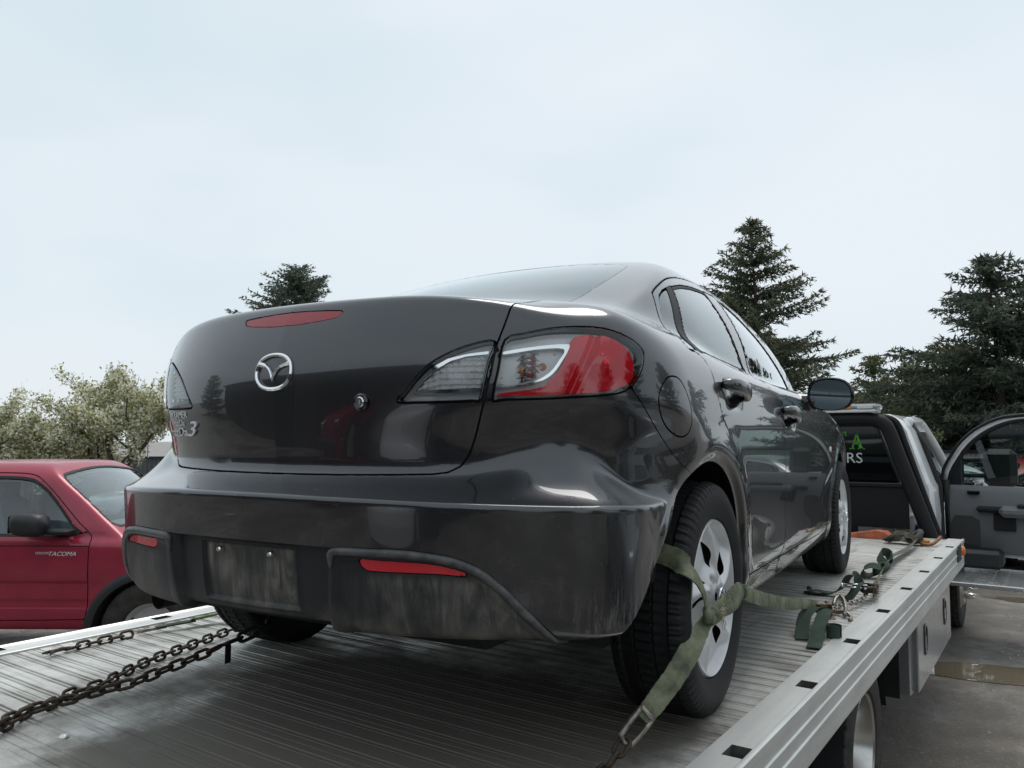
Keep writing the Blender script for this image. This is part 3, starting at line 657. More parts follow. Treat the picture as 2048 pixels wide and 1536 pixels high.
# round emblem: oval ring and spread wings
eb = MB(); EC = (-.004, .912); n = 48
ring = []
for k in range(n):
    a = 2*math.pi*k/n; c_, s_ = math.cos(a), math.sin(a)
    sq = (abs(c_)**2.3+abs(s_)**2.3)**(-1/2.3)
    row = []
    for (dr, w) in ((.0, .001), (.0, .006), (-.0045, .0085), (-.009, .006), (-.009, .001)):
        row.append((EC[0]+(.0635+dr)*c_*sq, EC[1]+(.0475+dr)*s_*sq, w))
    ring.append(row)
ring.append(ring[0])
eb.grid(ring)
for sx in (-1, 1):
    up_ = [(0, -.022), (.006, -.010), (.013, -.001), (.024, .007), (.038, .0125), (.052, .0155)]
    lo_ = [(0, -.037), (.004, -.024), (.011, -.012), (.022, -.004), (.036, .0005), (.0545, .003)]
    P_ = [[(EC[0]+sx*u, EC[1]+v+.012, .001) for u, v in up_], [(EC[0]+sx*u, EC[1]+v+.012, .005) for u, v in up_],
          [(EC[0]+sx*(a[0]+b[0])/2, EC[1]+(a[1]+b[1])/2+.012, .0095) for a, b in zip(up_, lo_)],
          [(EC[0]+sx*u, EC[1]+v+.012, .005) for u, v in lo_], [(EC[0]+sx*u, EC[1]+v+.012, .001) for u, v in lo_]]
    eb.grid(P_, flip=sx < 0)
me_ = mesh_of('emblem', on_rear(np.array(eb.v)), eb.f, M_CHROME, True); me_.set_sharp_from_angle(angle=rad(40)); obj('emblem', me_, trunk_lid)
# lock cylinder
ly = float(surf_y(.262, .832)); lk = MB().lathe([(.0, .021), (-.004, .021), (-.007, .017), (-.004, .0135), (-.004, .0)], 28, 'y', (.262, ly, .832))
lock = lk.build('lock_surround', M_GLOSSB, trunk_lid, smooth=True, ang=40)
lk = MB().lathe([(-.003, .0125), (-.0075, .0125), (-.009, .0105), (-.009, 0)], 24, 'y', (.262, ly, .832)); lk.box((.262, ly-.0095, .832), (.0016, .002, .010))
lk.build('key_barrel', M_CHROME, lock, smooth=True, ang=30)
# moulded lip sweeping over each reflector
lipc = smooth_poly([(.268, .474), (.270, .497), (.276, .5075), (.30, .5105), (.343, .511), (.434, .511), (.496, .506), (.54, .498), (.577, .483), (.603, .464), (.633, .433), (.673, .380), (.701, .342), (.712, .325)], 5, False)
ly_ = surf_y(lipc[:, 0], lipc[:, 1]); M_LIP = mat('scuffed_lip_plastic', (.035, .036, .038), .42, 0, 0, .5, col2=(.10, .10, .095), vscale=40)
for sx in (1, -1):
    MB().tube([(sx*p_[0], y_-.001, p_[1]-.006) for p_, y_ in zip(lipc, ly_)], [.002+.0075*min(1, k/6, (len(lipc)-1-k)/10) for k in range(len(lipc))], 10).build('trim_lip', M_LIP, bumper, smooth=True)
# amber bulbs behind the clear window of each outer lamp
for ln in [q for q in bpy.data.objects if q.name.startswith('tail_lamp')]:
    sx = 1 if ln.data.vertices[0].co.x > 0 else -1
    for (bx, by, bz) in ((.600, -.632, .905), (.640, -.603, .912)):
        MB().lathe([(-.012, .006), (-.004, .010), (.006, .010), (.013, .006), (.015, 0)], 12, 'y', (sx*bx, by, bz)).build('bulb', mat('amber_bulb', (.75, .28, .06), .2, 0, .4), ln, smooth=True)
# plate screws
for sx in (-.085, .085):
    MB().lathe([(.004, .007), (-.006, .007), (-.009, .0045), (-.009, 0)], 10, 'y', (sx, float(surf_y(sx, .484))+.016, .484)).build('plate_screw', M_CHROME, bumper, ang=30)
# door handles over pressed bowls
def handle(yc, zc, dn, doorR, doorL):
    mb = MB(); pts = []; rs = []
    for k in range(13):
        t = k/12; y_ = yc-.115+.23*t; z_ = zc+dn*(.5-t)+.008*math.sin(math.pi*t)
        pts.append((float(surf_x(y_, z_))+.004+.030*math.sin(math.pi*min(1, max(0, t)))**.55, y_, z_)); rs.append(.0085+.009*math.sin(math.pi*t)**.5)
    mb.tube(pts, rs, 12); V_ = np.array(mb.v); zmid = zc+dn*(.5-(V_[:, 1]-yc+.115)/.23); V_[:, 2] = zmid+(V_[:, 2]-zmid)*1.35
    obj('door_handle', mesh_of('door_handle', V_, mb.f, M_PAINT, True), doorR)
    V2 = V_*[-1, 1, 1]; obj('door_handle', mesh_of('door_handle', V2, [f[::-1] for f in mb.f], M_PAINT, True), doorL)
handle(.200, .893, .030, rdoorR, rdoorL); handle(1.03, .842, .034, fdoorR, fdoorL)
# door mirrors
def mirror(sx, door):
    mb = MB(); rows = []
    yb = 1.52; C_ = (.955, yb, .945)
    for i in range(11):
        t = i/10; rr = []
        sc = math.sin(math.pi*(.5+.5*t)) if t < 1 else 0.0
        for k in range(28):
            a = 2*math.pi*k/28; c_, s_ = math.cos(a), math.sin(a)
            e = (abs(c_)**2.6+abs(s_)**2.6)**(-1/2.6)
            w_ = .105 if c_ > 0 else .092; h_ = .080 if s_ > 0 else .068
            px_ = c_*e*w_*sc; pz_ = s_*e*h_*sc+.18*c_*e*w_*sc*(-.25)
            rr.append((sx*(C_[0]+px_), C_[1]+.115*t-.17*px_, C_[2]+pz_))
        rr.append(rr[0]); rows.append(rr)
    # inner lip and recessed glass seat
    lip = [[(sx*(C_[0]+(abs(p[0])-C_[0])*q), p[1]+d, C_[2]+(p[2]-C_[2])*q) for p in rows[0]] for q, d in ((.93, -.004), (.88, .004), (.86, .016))]
    mb.grid(lip[::-1]+rows, flip=sx < 0)
    o = mb.build('door_mirror', M_GLOSSB, door, smooth=True, ang=50)
    g = [[(sx*(C_[0]+(abs(p[0])-C_[0])*q), C_[1]+.008-.17*(abs(p[0])-C_[0])*q, C_[2]+(p[2]-C_[2])*q) for p in rows[0]] for q in (0.001, .5, .87)]
    MB().grid(g, flip=sx > 0).build('mirror_glass', M_MIRROR, o)
    arm = MB(); arm.tube([(sx*.76, 1.60, .955), (sx*.83, 1.585, .925), (sx*.90, 1.57, .915)], [.03, .034, .04], 10)
    arm.build('mirror_arm', M_GLOSSB, o, smooth=True)
M_MIRROR = mat('mirror_glass', (.22, .27, .29), .02, 1)
mirror(1, fdoorR); mirror(-1, fdoorL)
# side marker lamp on the fender
sx_ = float(surf_x(2.12, .70)); MB().lathe([(0, .016), (.004, .015), (.007, .009), (.008, 0)], 16, 'x', (sx_-.002, 2.12, .70)).build('side_marker', mat('clear_marker', (.75, .72, .62), .15, 0, .5), car, smooth=True)
# floor pan, axle, silencer, wheel wells
ub = MB(); ub.box((0, 1.35, .262), (1.36, 3.4, .06)); ub.box((0, -.40, .36), (1.15, .62, .16), bev=.04)
ub.build('floor_pan', M_BLACK, car)
MB().tube([(-.6, .0, .29), (.6, .0, .29)], .035, 10).build('rear_axle_beam', mat('rusty_steel', (.07, .05, .04), .8, .3, var=.5, vscale=30), car, smooth=True)
ex = MB(); ex.tube([(-.40, -.35, .285), (-.52, -.50, .29), (-.545, -.66, .292)], .024, 12); ex.tube([(-.54, -.58, .292), (-.548, -.71, .29)], .031, 16, cap=False)
ex.tube([(-.20, -.42, .29), (-.62, -.42, .29)], .075, 16); ex.build('exhaust_silencer', mat('dull_steel', (.10, .09, .085), .5, .8, var=.4, vscale=20), car, smooth=True, ang=50)
for sx in (-1, 1):
    for yc, R_ in ((-.045, .40), (2.64, .385)):
        rows = []
        for k in range(25):
            a = math.radians(-12+(176 if yc < 1 else 205)*k/24); rr = []
            for xx, r2 in ((.40, .12), (.40, R_), (.62, R_), (.80, R_), (.838, R_-.005)): rr.append((sx*xx, yc+r2*math.cos(a), .31+r2*math.sin(a)))
            rows.append(rr)
        MB().grid(rows, flip=sx > 0).build('wheel_well', M_BLACK, car, smooth=True, ang=40)
# cabin: seats, dash, headliner, steering wheel
M_SEAT = mat('dark_cloth', (.025, .026, .028), .9)
for sx in (-.36, .36):
    mb = MB(); mb.box((sx, 1.15, .52), (.50, .52, .18), bev=.06)
    st = empty('front_seat', (0, 0, 0), parent=car); mb.build('seat_cushion', M_SEAT, st)
    mb = MB(); mb.box((sx, .87, .82), (.46, .14, .56), Matrix.Rotation(rad(14), 4, 'X'), .05); mb.build('seat_back', M_SEAT, st)
    mb = MB(); mb.box((sx, .80, 1.17), (.25, .10, .17), Matrix.Rotation(rad(12), 4, 'X'), .04); mb.build('head_rest', M_SEAT, st)
st = empty('rear_seat', (0, 0, 0), parent=car)
MB().box((0, .38, .50), (1.25, .5, .2), bev=.05).build('seat_cushion', M_SEAT, st)
MB().box((0, .10, .78), (1.25, .16, .56), Matrix.Rotation(rad(22), 4, 'X'), .05).build('seat_back', M_SEAT, st)
for sx in (-.38, .38): MB().box((sx, -.02, 1.08), (.25, .10, .12), Matrix.Rotation(rad(20), 4, 'X'), .035).build('head_rest', M_SEAT, st)
MB().box((0, -.20, 1.035), (1.0, .34, .02)).build('parcel_shelf', M_SEAT, car)
MB().box((0, 1.95, .84), (1.36, .45, .22), Matrix.Rotation(rad(8), 4, 'X'), .06).build('dashboard', M_SEAT, car)
sw = MB(); sw.tube([(-.36+.18*math.cos(a), 1.62+.06*math.sin(a), .86+.17*math.sin(a)) for a in [2*math.pi*k/24 for k in range(24)]], .014, 8, closed=True); sw.tube([(-.36, 1.62, .86), (-.36, 1.8, .80)], .03, 8); sw.tube([(-.53, 1.62, .86), (-.19, 1.62, .86)], .014, 6)
sw.build('steering_wheel', M_SEAT, car, smooth=True)
# --- wheels
def tyre_mesh(name, R_=.316, w=.205, rim=.214, m=None, blocks=76, sq=.0):
    h = w/2; n = blocks*4
    prof = [(-h*.80, rim-.004), (-h*.93, rim+.004), (-h*1.02, rim+(R_-rim)*.35), (-h*1.03, rim+(R_-rim)*.55), (-h*.97, R_-.022), (-h*.90, R_-.009), (-h*.80, R_-.003), (-h*.66, R_), (-h*.60, R_), (-h*.56, R_), (-h*.28, R_+.001), (-h*.24, R_+.001), (-h*.20, R_+.001)]
    prof = prof+[(-a, b) for a, b in prof[::-1]]
    kinds = []
    for a, b in prof:
        q = abs(a)/h
        kinds.append('s' if (.60 < q < .985 and b > R_-.03) else 'g' if (.55 < q < .605 or .23 < q < .25) else 't' if q < .62 else 'w')
    V = []
    for k in range(n):
        a = 2*math.pi*k/n; ph = k % 4
        for j, (hx, r_) in enumerate(prof):
            rr = r_
            if kinds[j] == 's' and ph == 0: rr -= .0055
            if kinds[j] == 's' and ph == 2 and (k//4) % 2: rr -= .002
            if kinds[j] == 'g': rr -= .007
            if kinds[j] == 't' and ph == 1: rr -= .006
            aa = a+.035*(abs(hx)/h)*(1 if hx > 0 else -1)
            V.append((hx, rr*math.cos(aa), rr*math.sin(aa)))
    m_ = len(prof)
    F = np.array([(k*m_+i, ((k+1) % n)*m_+i, ((k+1) % n)*m_+i+1, k*m_+i+1) for k in range(n) for i in range(m_-1)])
    me = mesh_of(name, V, F[:, ::-1].copy(), m, True); me.set_sharp_from_angle(angle=rad(28)); return me
M_TYRE = mat('tyre_rubber', (.007, .007, .008), .62, spec=.3, var=.25, vscale=14, bump=.3, bscale=300)
TYRE = tyre_mesh('tyre', m=M_TYRE)
M_HUB = mat('silver_hub_cap', (.60, .605, .61), .42, .25, .15, var=.08, vscale=12)
def hubcap():
    nr, na = 34, 300
    rr = np.linspace(.012, .214, nr); th = np.linspace(0, 2*np.pi, na, endpoint=False)
    Rg, Tg = np.meshgrid(rr, th, indexing='ij')
    tw = Tg-.55*(Rg-.12)/.1*.35
    c5 = np.cos(5*tw)
    spoke = np.exp(-((np.arccos(np.clip(c5, -1, 1))/5)/(.155-.35*np.abs(Rg-.135)+.55*np.maximum(Rg-.17, 0)+.4*np.maximum(.07-Rg, 0)))**2)
    base = .004+.014*np.sin(np.clip(Rg/.214, 0, 1)*np.pi)**.7
    dish = -.026*sstep(.055, .11, Rg)*(1-sstep(.188, .209, Rg))*(1-spoke)
    hx = base+dish+.004*sstep(.2, .207, Rg)-.010*sstep(.2095, .214, Rg)
    # hub and lug pockets between the spokes
    hx += .006*(1-sstep(.030, .036, Rg))-.013*np.exp(-(((Rg-.058)/.012)**2+((np.arccos(np.clip(np.cos(5*(tw+.628)), -1, 1))/5)/.16)**2))
    V = np.stack([hx.ravel(), (Rg*np.cos(Tg)).ravel(), (Rg*np.sin(Tg)).ravel()], 1)
    I = np.arange(nr*na).reshape(nr, na); A, B, C2, D = I[:-1], np.roll(I, -1, 1)[:-1], np.roll(I, -1, 1)[1:], I[1:]
    T = np.concatenate([np.stack([A, B, C2], -1).reshape(-1, 3), np.stack([A, C2, D], -1).reshape(-1, 3)])
    r_ = np.hypot(V[:, 1], V[:, 2]); t_ = np.arctan2(V[:, 2], V[:, 1]); t_ = t_-.55*(r_-.12)/.1*.35
    p5 = 2*np.pi/5; d = (t_+p5/2) % p5-p5/2
    s = np.full(len(V), 1.0)
    for sg in (-1, 1):
        dd = sg*d
        # curved slot hugging each side of the spoke
        cen = .215+.9*np.maximum(r_-.128, 0)*0+2.2*(r_-.128)**2*8
        s = np.minimum(s, np.maximum(np.abs(dd-cen)*r_-.0125*(1-((r_-.126)/.044)**2), np.abs(r_-.126)-.044))
    V, T = clip(V, T, -s+1e-4)
    me = mesh_of('hub_cap', V, T, M_HUB, True); me.set_sharp_from_angle(angle=rad(55)); return me
HUB = hubcap()
M_WSTEEL = mat('rusty_wheel_steel', (.055, .045, .04), .7, .4, col2=(.02, .016, .014), vscale=24)
WDISC = MB().lathe([(.06, .0), (.06, .06), (.045, .10), (.03, .16), (.05, .195), (.088, .212), (-.07, .214)], 48, 'x').mesh('wheel_disc', M_WSTEEL, True, 40)
CAPR = MB(); CAPR.tube([(.031, .026*math.cos(a), .026*math.sin(a)) for a in [2*math.pi*k/32 for k in range(32)]], .0035, 6, closed=True)
for s_ in (-1, 1): CAPR.tube([(.031, s_*.0225, .010), (.032, s_*.010, .004), (.033, 0, -.012)], [.002, .003, .003], 6)
CAPR = CAPR.mesh('hub_emblem', M_CHROME, True)
def wheel(x, y, spin, right=True, parent=None, steer=0):
    w = empty('wheel', (x, y, .3155), (0 if right else math.pi)+steer, parent=parent)
    t_ = obj('tyre', TYRE, w); t_.rotation_euler = (spin, 0, 0)
    obj('wheel_disc', WDISC, w)
    h_ = obj('hub_cap', HUB, w, (.084, 0, 0)); h_.rotation_euler = (spin, 0, 0); obj('hub_emblem', CAPR, h_)
    return w
for x, y, sp_, r_ in ((.765, 0, rad(92), True), (-.765, 0, .4, False), (.765, 2.64, rad(80), True), (-.765, 2.64, 1.1, False)):
    wheel(x, y, sp_, r_, car)
# ---------------------------------------------------------------- flatbed tow truck
GZ = -1.0
def alu(name, base, rough, streak_axis=0, dirt=(.085, .073, .056), damt=.55, scale=(3, 40, 40), metal=.85, groove=False):
    m = mat(name, base, rough, metal); t = m.node_tree; b = t.nodes['Principled BSDF']
    gm = t.nodes.new('ShaderNodeNewGeometry'); mpn = t.nodes.new('ShaderNodeMapping'); mpn.inputs['Scale'].default_value = scale; t.links.new(gm.outputs['Position'], mpn.inputs[0])
    n1 = t.nodes.new('ShaderNodeTexNoise'); n1.inputs['Scale'].default_value = 1; n1.inputs['Detail'].default_value = 7; n1.inputs['Roughness'].default_value = .7; t.links.new(mpn.outputs[0], n1.inputs['Vector'])
    n2 = t.nodes.new('ShaderNodeTexNoise'); n2.inputs['Scale'].default_value = 2.1; n2.inputs['Detail'].default_value = 6; n2.inputs['Roughness'].default_value = .6; t.links.new(gm.outputs['Position'], n2.inputs['Vector'])
    def mr(src, a, b_, c=0, d=1):
        r = t.nodes.new('ShaderNodeMapRange'); r.interpolation_type = 'SMOOTHSTEP'
        for i, v in zip((1, 2, 3, 4), (a, b_, c, d)): r.inputs[i].default_value = v
        t.links.new(src, r.inputs[0]); return r.outputs[0]
    def op(o, a, b_):
        r = t.nodes.new('ShaderNodeMath'); r.operation = o
        for i, v in ((0, a), (1, b_)):
            if isinstance(v, (int, float)): r.inputs[i].default_value = v
            else: t.links.new(v, r.inputs[i])
        return r.outputs[0]
    d = op('MULTIPLY', op('ADD', op('MULTIPLY', mr(n1.outputs['Fac'], .42, .70), .6), op('MULTIPLY', mr(n2.outputs['Fac'], .40, .66), .7)), damt)
    if groove:   # grit lodged in the low parts of the extrusion
        sp = t.nodes.new('ShaderNodeSeparateXYZ'); t.links.new(gm.outputs['Position'], sp.inputs[0])
        g = op('MULTIPLY', mr(sp.outputs['Z'], -.0006, -.0024), op('ADD', op('MULTIPLY', mr(n2.outputs['Fac'], .35, .6), .5), .45))
        d = op('MAXIMUM', d, g)
        # rubber scuffs across the planks
        mp3 = t.nodes.new('ShaderNodeMapping'); mp3.inputs['Scale'].default_value = (9, 1.2, 1); mp3.inputs['Rotation'].default_value = (0, 0, .12); t.links.new(gm.outputs['Position'], mp3.inputs[0])
        n3 = t.nodes.new('ShaderNodeTexNoise'); n3.inputs['Scale'].default_value = 1; n3.inputs['Detail'].default_value = 5; t.links.new(mp3.outputs[0], n3.inputs['Vector'])
        d = op('MAXIMUM', d, op('MULTIPLY', mr(n3.outputs['Fac'], .54, .70), .6))
        # oily wet grime, with the load's shade and dark reflection painted in behind it
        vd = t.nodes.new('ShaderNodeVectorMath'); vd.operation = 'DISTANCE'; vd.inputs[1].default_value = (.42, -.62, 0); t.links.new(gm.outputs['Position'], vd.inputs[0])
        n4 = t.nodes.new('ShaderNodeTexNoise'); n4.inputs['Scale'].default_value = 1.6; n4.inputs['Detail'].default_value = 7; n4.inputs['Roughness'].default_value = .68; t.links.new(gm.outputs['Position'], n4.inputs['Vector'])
        oil_shade = mr(op('ADD', vd.outputs['Value'], op('MULTIPLY', n4.outputs['Fac'], -1.9)), .25, -.35)
        d = op('MAXIMUM', d, op('MULTIPLY', oil_shade, .92))
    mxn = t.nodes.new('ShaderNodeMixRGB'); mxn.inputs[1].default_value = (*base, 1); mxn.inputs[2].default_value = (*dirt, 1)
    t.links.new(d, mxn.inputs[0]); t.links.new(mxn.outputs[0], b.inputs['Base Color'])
    t.links.new(mr(d, 0, 1, rough, min(.85, rough+.35)), b.inputs['Roughness']); t.links.new(mr(d, 0, .9, metal, .1), b.inputs['Metallic'])
    bp = t.nodes.new('ShaderNodeBump'); bp.inputs['Strength'].default_value = .12; bp.inputs['Distance'].default_value = .003; t.links.new(n1.outputs['Fac'], bp.inputs['Height']); t.links.new(bp.outputs[0], b.inputs['Normal'])
    return m
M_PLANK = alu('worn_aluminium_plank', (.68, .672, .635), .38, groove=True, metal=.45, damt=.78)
M_RAIL = alu('worn_aluminium_rail', (.74, .74, .715), .32, damt=.26, scale=(40, 2.5, 40), metal=.45)
M_BOXAL = alu('dull_aluminium_box', (.74, .75, .76), .20, damt=.32, scale=(20, 12, 12))
M_DARKST = mat('dark_chassis_steel', (.018, .018, .019), .6, .2, var=.5, vscale=8)
truck = empty('tow_truck', (0, 0, 0), 0, 'flatbed tow truck with aluminium deck carrying the grey sedan', 'tow truck')
# deck planks: eight inch extrusions laid crosswise, three ribs each
PW = .2032
prof = []
def groove(c):
    return [(c-.0125, 0), (c-.0105, -.0026), (c-.0045, -.0026), (c-.003, -.0012), (c+.003, -.0012), (c+.0045, -.0026), (c+.0105, -.0026), (c+.0125, 0)]
prof = [(.0012, -.03), (.0012, -.0015), (.003, 0)]
for c in (.034, .1016, .1692): prof += groove(c)
prof += [(PW-.003, 0), (PW-.0012, -.0015), (PW-.0012, -.03)]
xsn = np.linspace(-1.142, 1.142, 3)
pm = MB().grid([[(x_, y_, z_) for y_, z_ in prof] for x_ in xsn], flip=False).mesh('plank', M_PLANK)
Y0 = -.9215-PW*4
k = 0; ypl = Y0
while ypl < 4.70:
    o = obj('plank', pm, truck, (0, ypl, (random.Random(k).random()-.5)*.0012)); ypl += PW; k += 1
YEND = ypl
M_POCK = mat('dark_pocket_metal', (.10, .095, .085), .7, .2, var=.4, vscale=30)  # pocket walls in a darker metal than the rail
# side rails with stake pockets
PY = [-.166+.6285*i for i in range(-2, 8)]
def rail(sx):
    mb = MB(); ys = [Y0]
    for p_ in PY:
        for q in (p_-.037, p_+.037):
            if Y0 < q < YEND-.02: ys.append(q)
    ys.append(YEND)
    outer = [(1.236, .0075), (1.242, .0125), (1.249, .0125), (1.2535, .008), (1.2535, -.012), (1.248, -.016), (1.248, -.050), (1.2525, -.054), (1.2525, -.060), (1.248, -.064), (1.248, -.098), (1.2525, -.102), (1.2525, -.108), (1.248, -.112), (1.248, -.178), (1.244, -.186), (1.20, -.186)]
    top = [(1.1435, -.02), (1.1435, .0055), (1.1455, .0075), (1.186, .0075), (1.236, .0075)]
    full = top+outer[1:]
    for i in range(len(ys)-1):
        a, b = ys[i], ys[i+1]; hole = any(abs((a+b)/2-p_) < .02 for p_ in PY)
        for j in range(len(full)-1):
            if hole and j == 3: continue
            (x0, z0), (x1, z1) = full[j], full[j+1]
            q = [(sx*x0, a, z0), (sx*x0, b, z0), (sx*x1, b, z1), (sx*x1, a, z1)]
            mb.add(q, [(0, 1, 2, 3)] if sx < 0 else [(0, 3, 2, 1)])
    for yy in (Y0, YEND): mb.add([(sx*x_, yy, z_) for x_, z_ in full], [tuple(range(len(full)))])
    rl_ = mb.build('side_rail', M_RAIL, truck)
    for p_ in PY:
        if not (Y0 < p_-.04 and p_+.04 < YEND): continue
        pk_ = MB(); lo = -.15; P = [(1.186, p_-.037), (1.236, p_-.037), (1.236, p_+.037), (1.186, p_+.037)]
        for m_ in range(4):
            (xa, ya), (xb, yb) = P[m_], P[(m_+1) % 4]
            pk_.add([(sx*xa, ya, .0072), (sx*xb, yb, .0072), (sx*xb, yb, lo), (sx*xa, ya, lo)], [(0, 1, 2, 3)])
        pk_.add([(sx*x_, y_, lo) for x_, y_ in P], [(0, 1, 2, 3)]); pk_.build('stake_pocket', M_POCK, rl_)
    return rl_
railR = rail(1); rail(-1)
# amber marker lamp let into the rail
M_AMBER = mat('amber_lens', (.75, .16, .02), .2, 0, .5)
MB().box((1.2495, 4.40, -.052), (.012, .24, .115), bev=.003).build('lamp_plate', M_DARKST, railR)
MB().lathe([(0, .036), (.012, .034), (.02, .022), (.022, 0)], 16, 'x', (1.254, 4.58, -.055)).build('marker_lamp', M_AMBER, railR, smooth=True)
# subframe and cross members
sf = MB()
for sx in (-.42, .42): sf.box((sx, 1.9, -.26), (.10, 7.4, .20))
for i in range(9): sf.box((0, -1.3+i*.72, -.10), (2.2, .06, .12))
sf.build('subframe', M_DARKST, truck)
sf = MB()
for sx in (-.42, .42): sf.box((sx, 3.0, -.55), (.09, 9.0, .24))
sf.build('chassis_rail', M_DARKST, truck)
MB().box((0, -1.66, -.15), (2.3, .04, .18)).build('tail_beam', M_DARKST, truck)
# tool box under the deck
tb = empty('tool_box', (0, 0, 0), parent=truck)
MB().box((.93, 3.53, -.425), (.46, 1.56, .42), bev=.008).build('box_body', M_BOXAL, tb)
MB().box((.655, 2.735, -.43), (.9, .012, .44)).build('mud_guard', M_DARKST, tb)
dr_ = MB().box((1.178, 3.53, -.425), (.036, 1.50, .385), bev=.006); door_ = dr_.build('box_door', M_BOXAL, tb)
for yy in (3.05, 3.95):
    lt = MB(); P = []
    for s_, xx in ((1, 1.197), (1, 1.202), (.86, 1.204), (.74, 1.190)):
        rr = []
        for q in range(24):
            a = 2*math.pi*q/24; c_, sn_ = math.cos(a), math.sin(a); e = (abs(c_)**4+abs(sn_)**4)**-.25
            rr.append((xx, yy+.052*c_*e*s_, -.385+.085*sn_*e*s_))
        rr.append(rr[0]); P.append(rr)
    lt.grid(P); lt.add([(1.191, yy+.03*c, -.385+.055*d) for c, d in ((-1, -1), (1, -1), (1, 1), (-1, 1))], [(0, 1, 2, 3)])
    lo_ = lt.build('paddle_latch', M_GLOSSB, door_, ang=40)
    MB().box((1.196, yy, -.40), (.012, .05, .075), bev=.004).build('paddle', M_CHROME, lo_)
# rear dual wheels and front wheels
def ttread(name, R_, w, blocks=34):
    n = blocks*6; h = w/2; rim = .236
    pr = [(-h*.8, rim), (-h*.98, rim+.02), (-h*1.06, (R_+rim)/2), (-h*1.0, R_-.04), (-h*.92, R_-.012), (-h*.55, R_), (-h*.50, R_), (-h*.12, R_+.002)]
    pr = pr+[(-a, b) for a, b in pr[::-1]]; V = []
    for k in range(n):
        for j, (hx, r_) in enumerate(pr):
            q = abs(hx)/h; rr = r_; ph = (k+(3 if hx > 0 else 0)) % 6
            if q > .5 and r_ > R_-.05 and ph in (0, 1): rr -= .014
            if .48 < q < .52: rr -= .012
            if q < .2 and ph == 2: rr -= .010
            a = 2*math.pi*k/n; V.append((hx, rr*math.cos(a), rr*math.sin(a)))
    m_ = len(pr); F = np.array([(k*m_+i, k*m_+i+1, ((k+1) % n)*m_+i+1, ((k+1) % n)*m_+i) for k in range(n) for i in range(m_-1)])
    me = mesh_of(name, V, F, M_TYRE2, True); me.set_sharp_from_angle(angle=rad(28)); return me
M_TYRE2 = mat('muddy_tyre_rubber', (.014, .0135, .013), .75, col2=(.055, .05, .042), vscale=9, bump=.4, bscale=150)
TT = ttread('tyre', .402, .215)
M_POL = mat('polished_aluminium', (.62, .61, .58), .26, 1, var=.12, vscale=10)
RIM_D = MB().lathe([(.092, .242), (.100, .236), (.092, .226), (.05, .215), (-.02, .20), (-.035, .18), (-.04, .12), (.0, .10), (.02, .09), (.03, .06), (.03, 0)], 48, 'x').mesh('rim', M_POL, True, 35)
RIM_F = MB().lathe([(.07, .242), (.085, .236), (.075, .226), (.10, .20), (.125, .18), (.13, .13), (.16, .10), (.175, .06), (.175, 0)], 48, 'x').mesh('rim', M_POL, True, 35)
for sx in (1, -1):
    for xo in (1.02, .76):
        w = empty('wheel', (sx*xo, 1.72, GZ+.398), 0 if sx > 0 else math.pi, parent=truck)
        t_ = obj('tyre', TT, w); t_.rotation_euler = (.31*xo, 0, 0)
        obj('rim', RIM_D, w)
    w = empty('wheel', (sx*.955, 6.55, GZ+.398), 0 if sx > 0 else math.pi, parent=truck)
    obj('tyre', TT, w); r_ = obj('rim', RIM_F, w)
    sp = MB()
    for k in range(10):
        a = 2*math.pi*k/10+.2; c_, s_ = math.cos(a)*.115, math.sin(a)*.115
        sp.tube([(.13, c_, s_), (.16, c_, s_), (.20, c_, s_), (.235, c_, s_)], [.019, .018, .010, .001], 10)
    sp.build('spiked_lug_nut_ring', M_CHROME, r_, ang=40)
fl = MB()
for k in range(13):
    pass
rows = []
for k in range(17):
    a = math.radians(8+164*k/16); rows.append([(x_, 1.72+.47*math.cos(a), GZ+.40+.47*math.sin(a)) for x_ in (.62, 1.13)])
for sx in (1,): MB().grid(rows).build('wheel_mud_guard', M_DARKST, truck, smooth=True)
# --- cab
M_WHITE = mat('white_truck_paint', (.72, .73, .74), .28, 0, .8, var=.05, vscale=4)
M_TINT = glass_mat('dark_tinted_glass', (.10, .12, .125), body=.35, bcol=(.01, .012, .013))
M_INT = mat('grey_door_trim', (.165, .168, .175), .65, bump=.3, bscale=400)
M_INT2 = mat('dark_cab_interior', (.012, .012, .013), .8)
cab = empty('cab', (0, 0, 0), parent=truck)
# cross-section ring of the cab lofted along y
def cab_ring(y, s=1.0, zt=.985, zb=-.42, belt=.36, wb=1.0, wt=.73):
    pts = [(0, zb), (wb*.90, zb), (wb*.985, zb+.06), (wb, belt-.25), (wb*.985, belt), (wb*.965, belt+.04), (wt+.10, zt-.16), (wt+.045, zt-.07), (wt-.05, zt-.015), (wt-.25, zt), (0, zt+.012)]
    return [(x_*s, y, z_) for x_, z_ in pts]
rings = [cab_ring(5.22), cab_ring(5.30, 1.012), cab_ring(5.45, 1.015)]
cabm = MB()
def both(P, flip=False):
    cabm.grid(P, flip); cabm.grid([[(-x_, y_, z_) for x_, y_, z_ in r_] for r_ in P], not flip)
both([cab_ring(5.30, 1.012), cab_ring(5.45, 1.015), cab_ring(5.60, 1.015)])
rr0 = cab_ring(5.30, 1.012); rr1 = cab_ring(5.235, .985)
both([rr1, rr0])
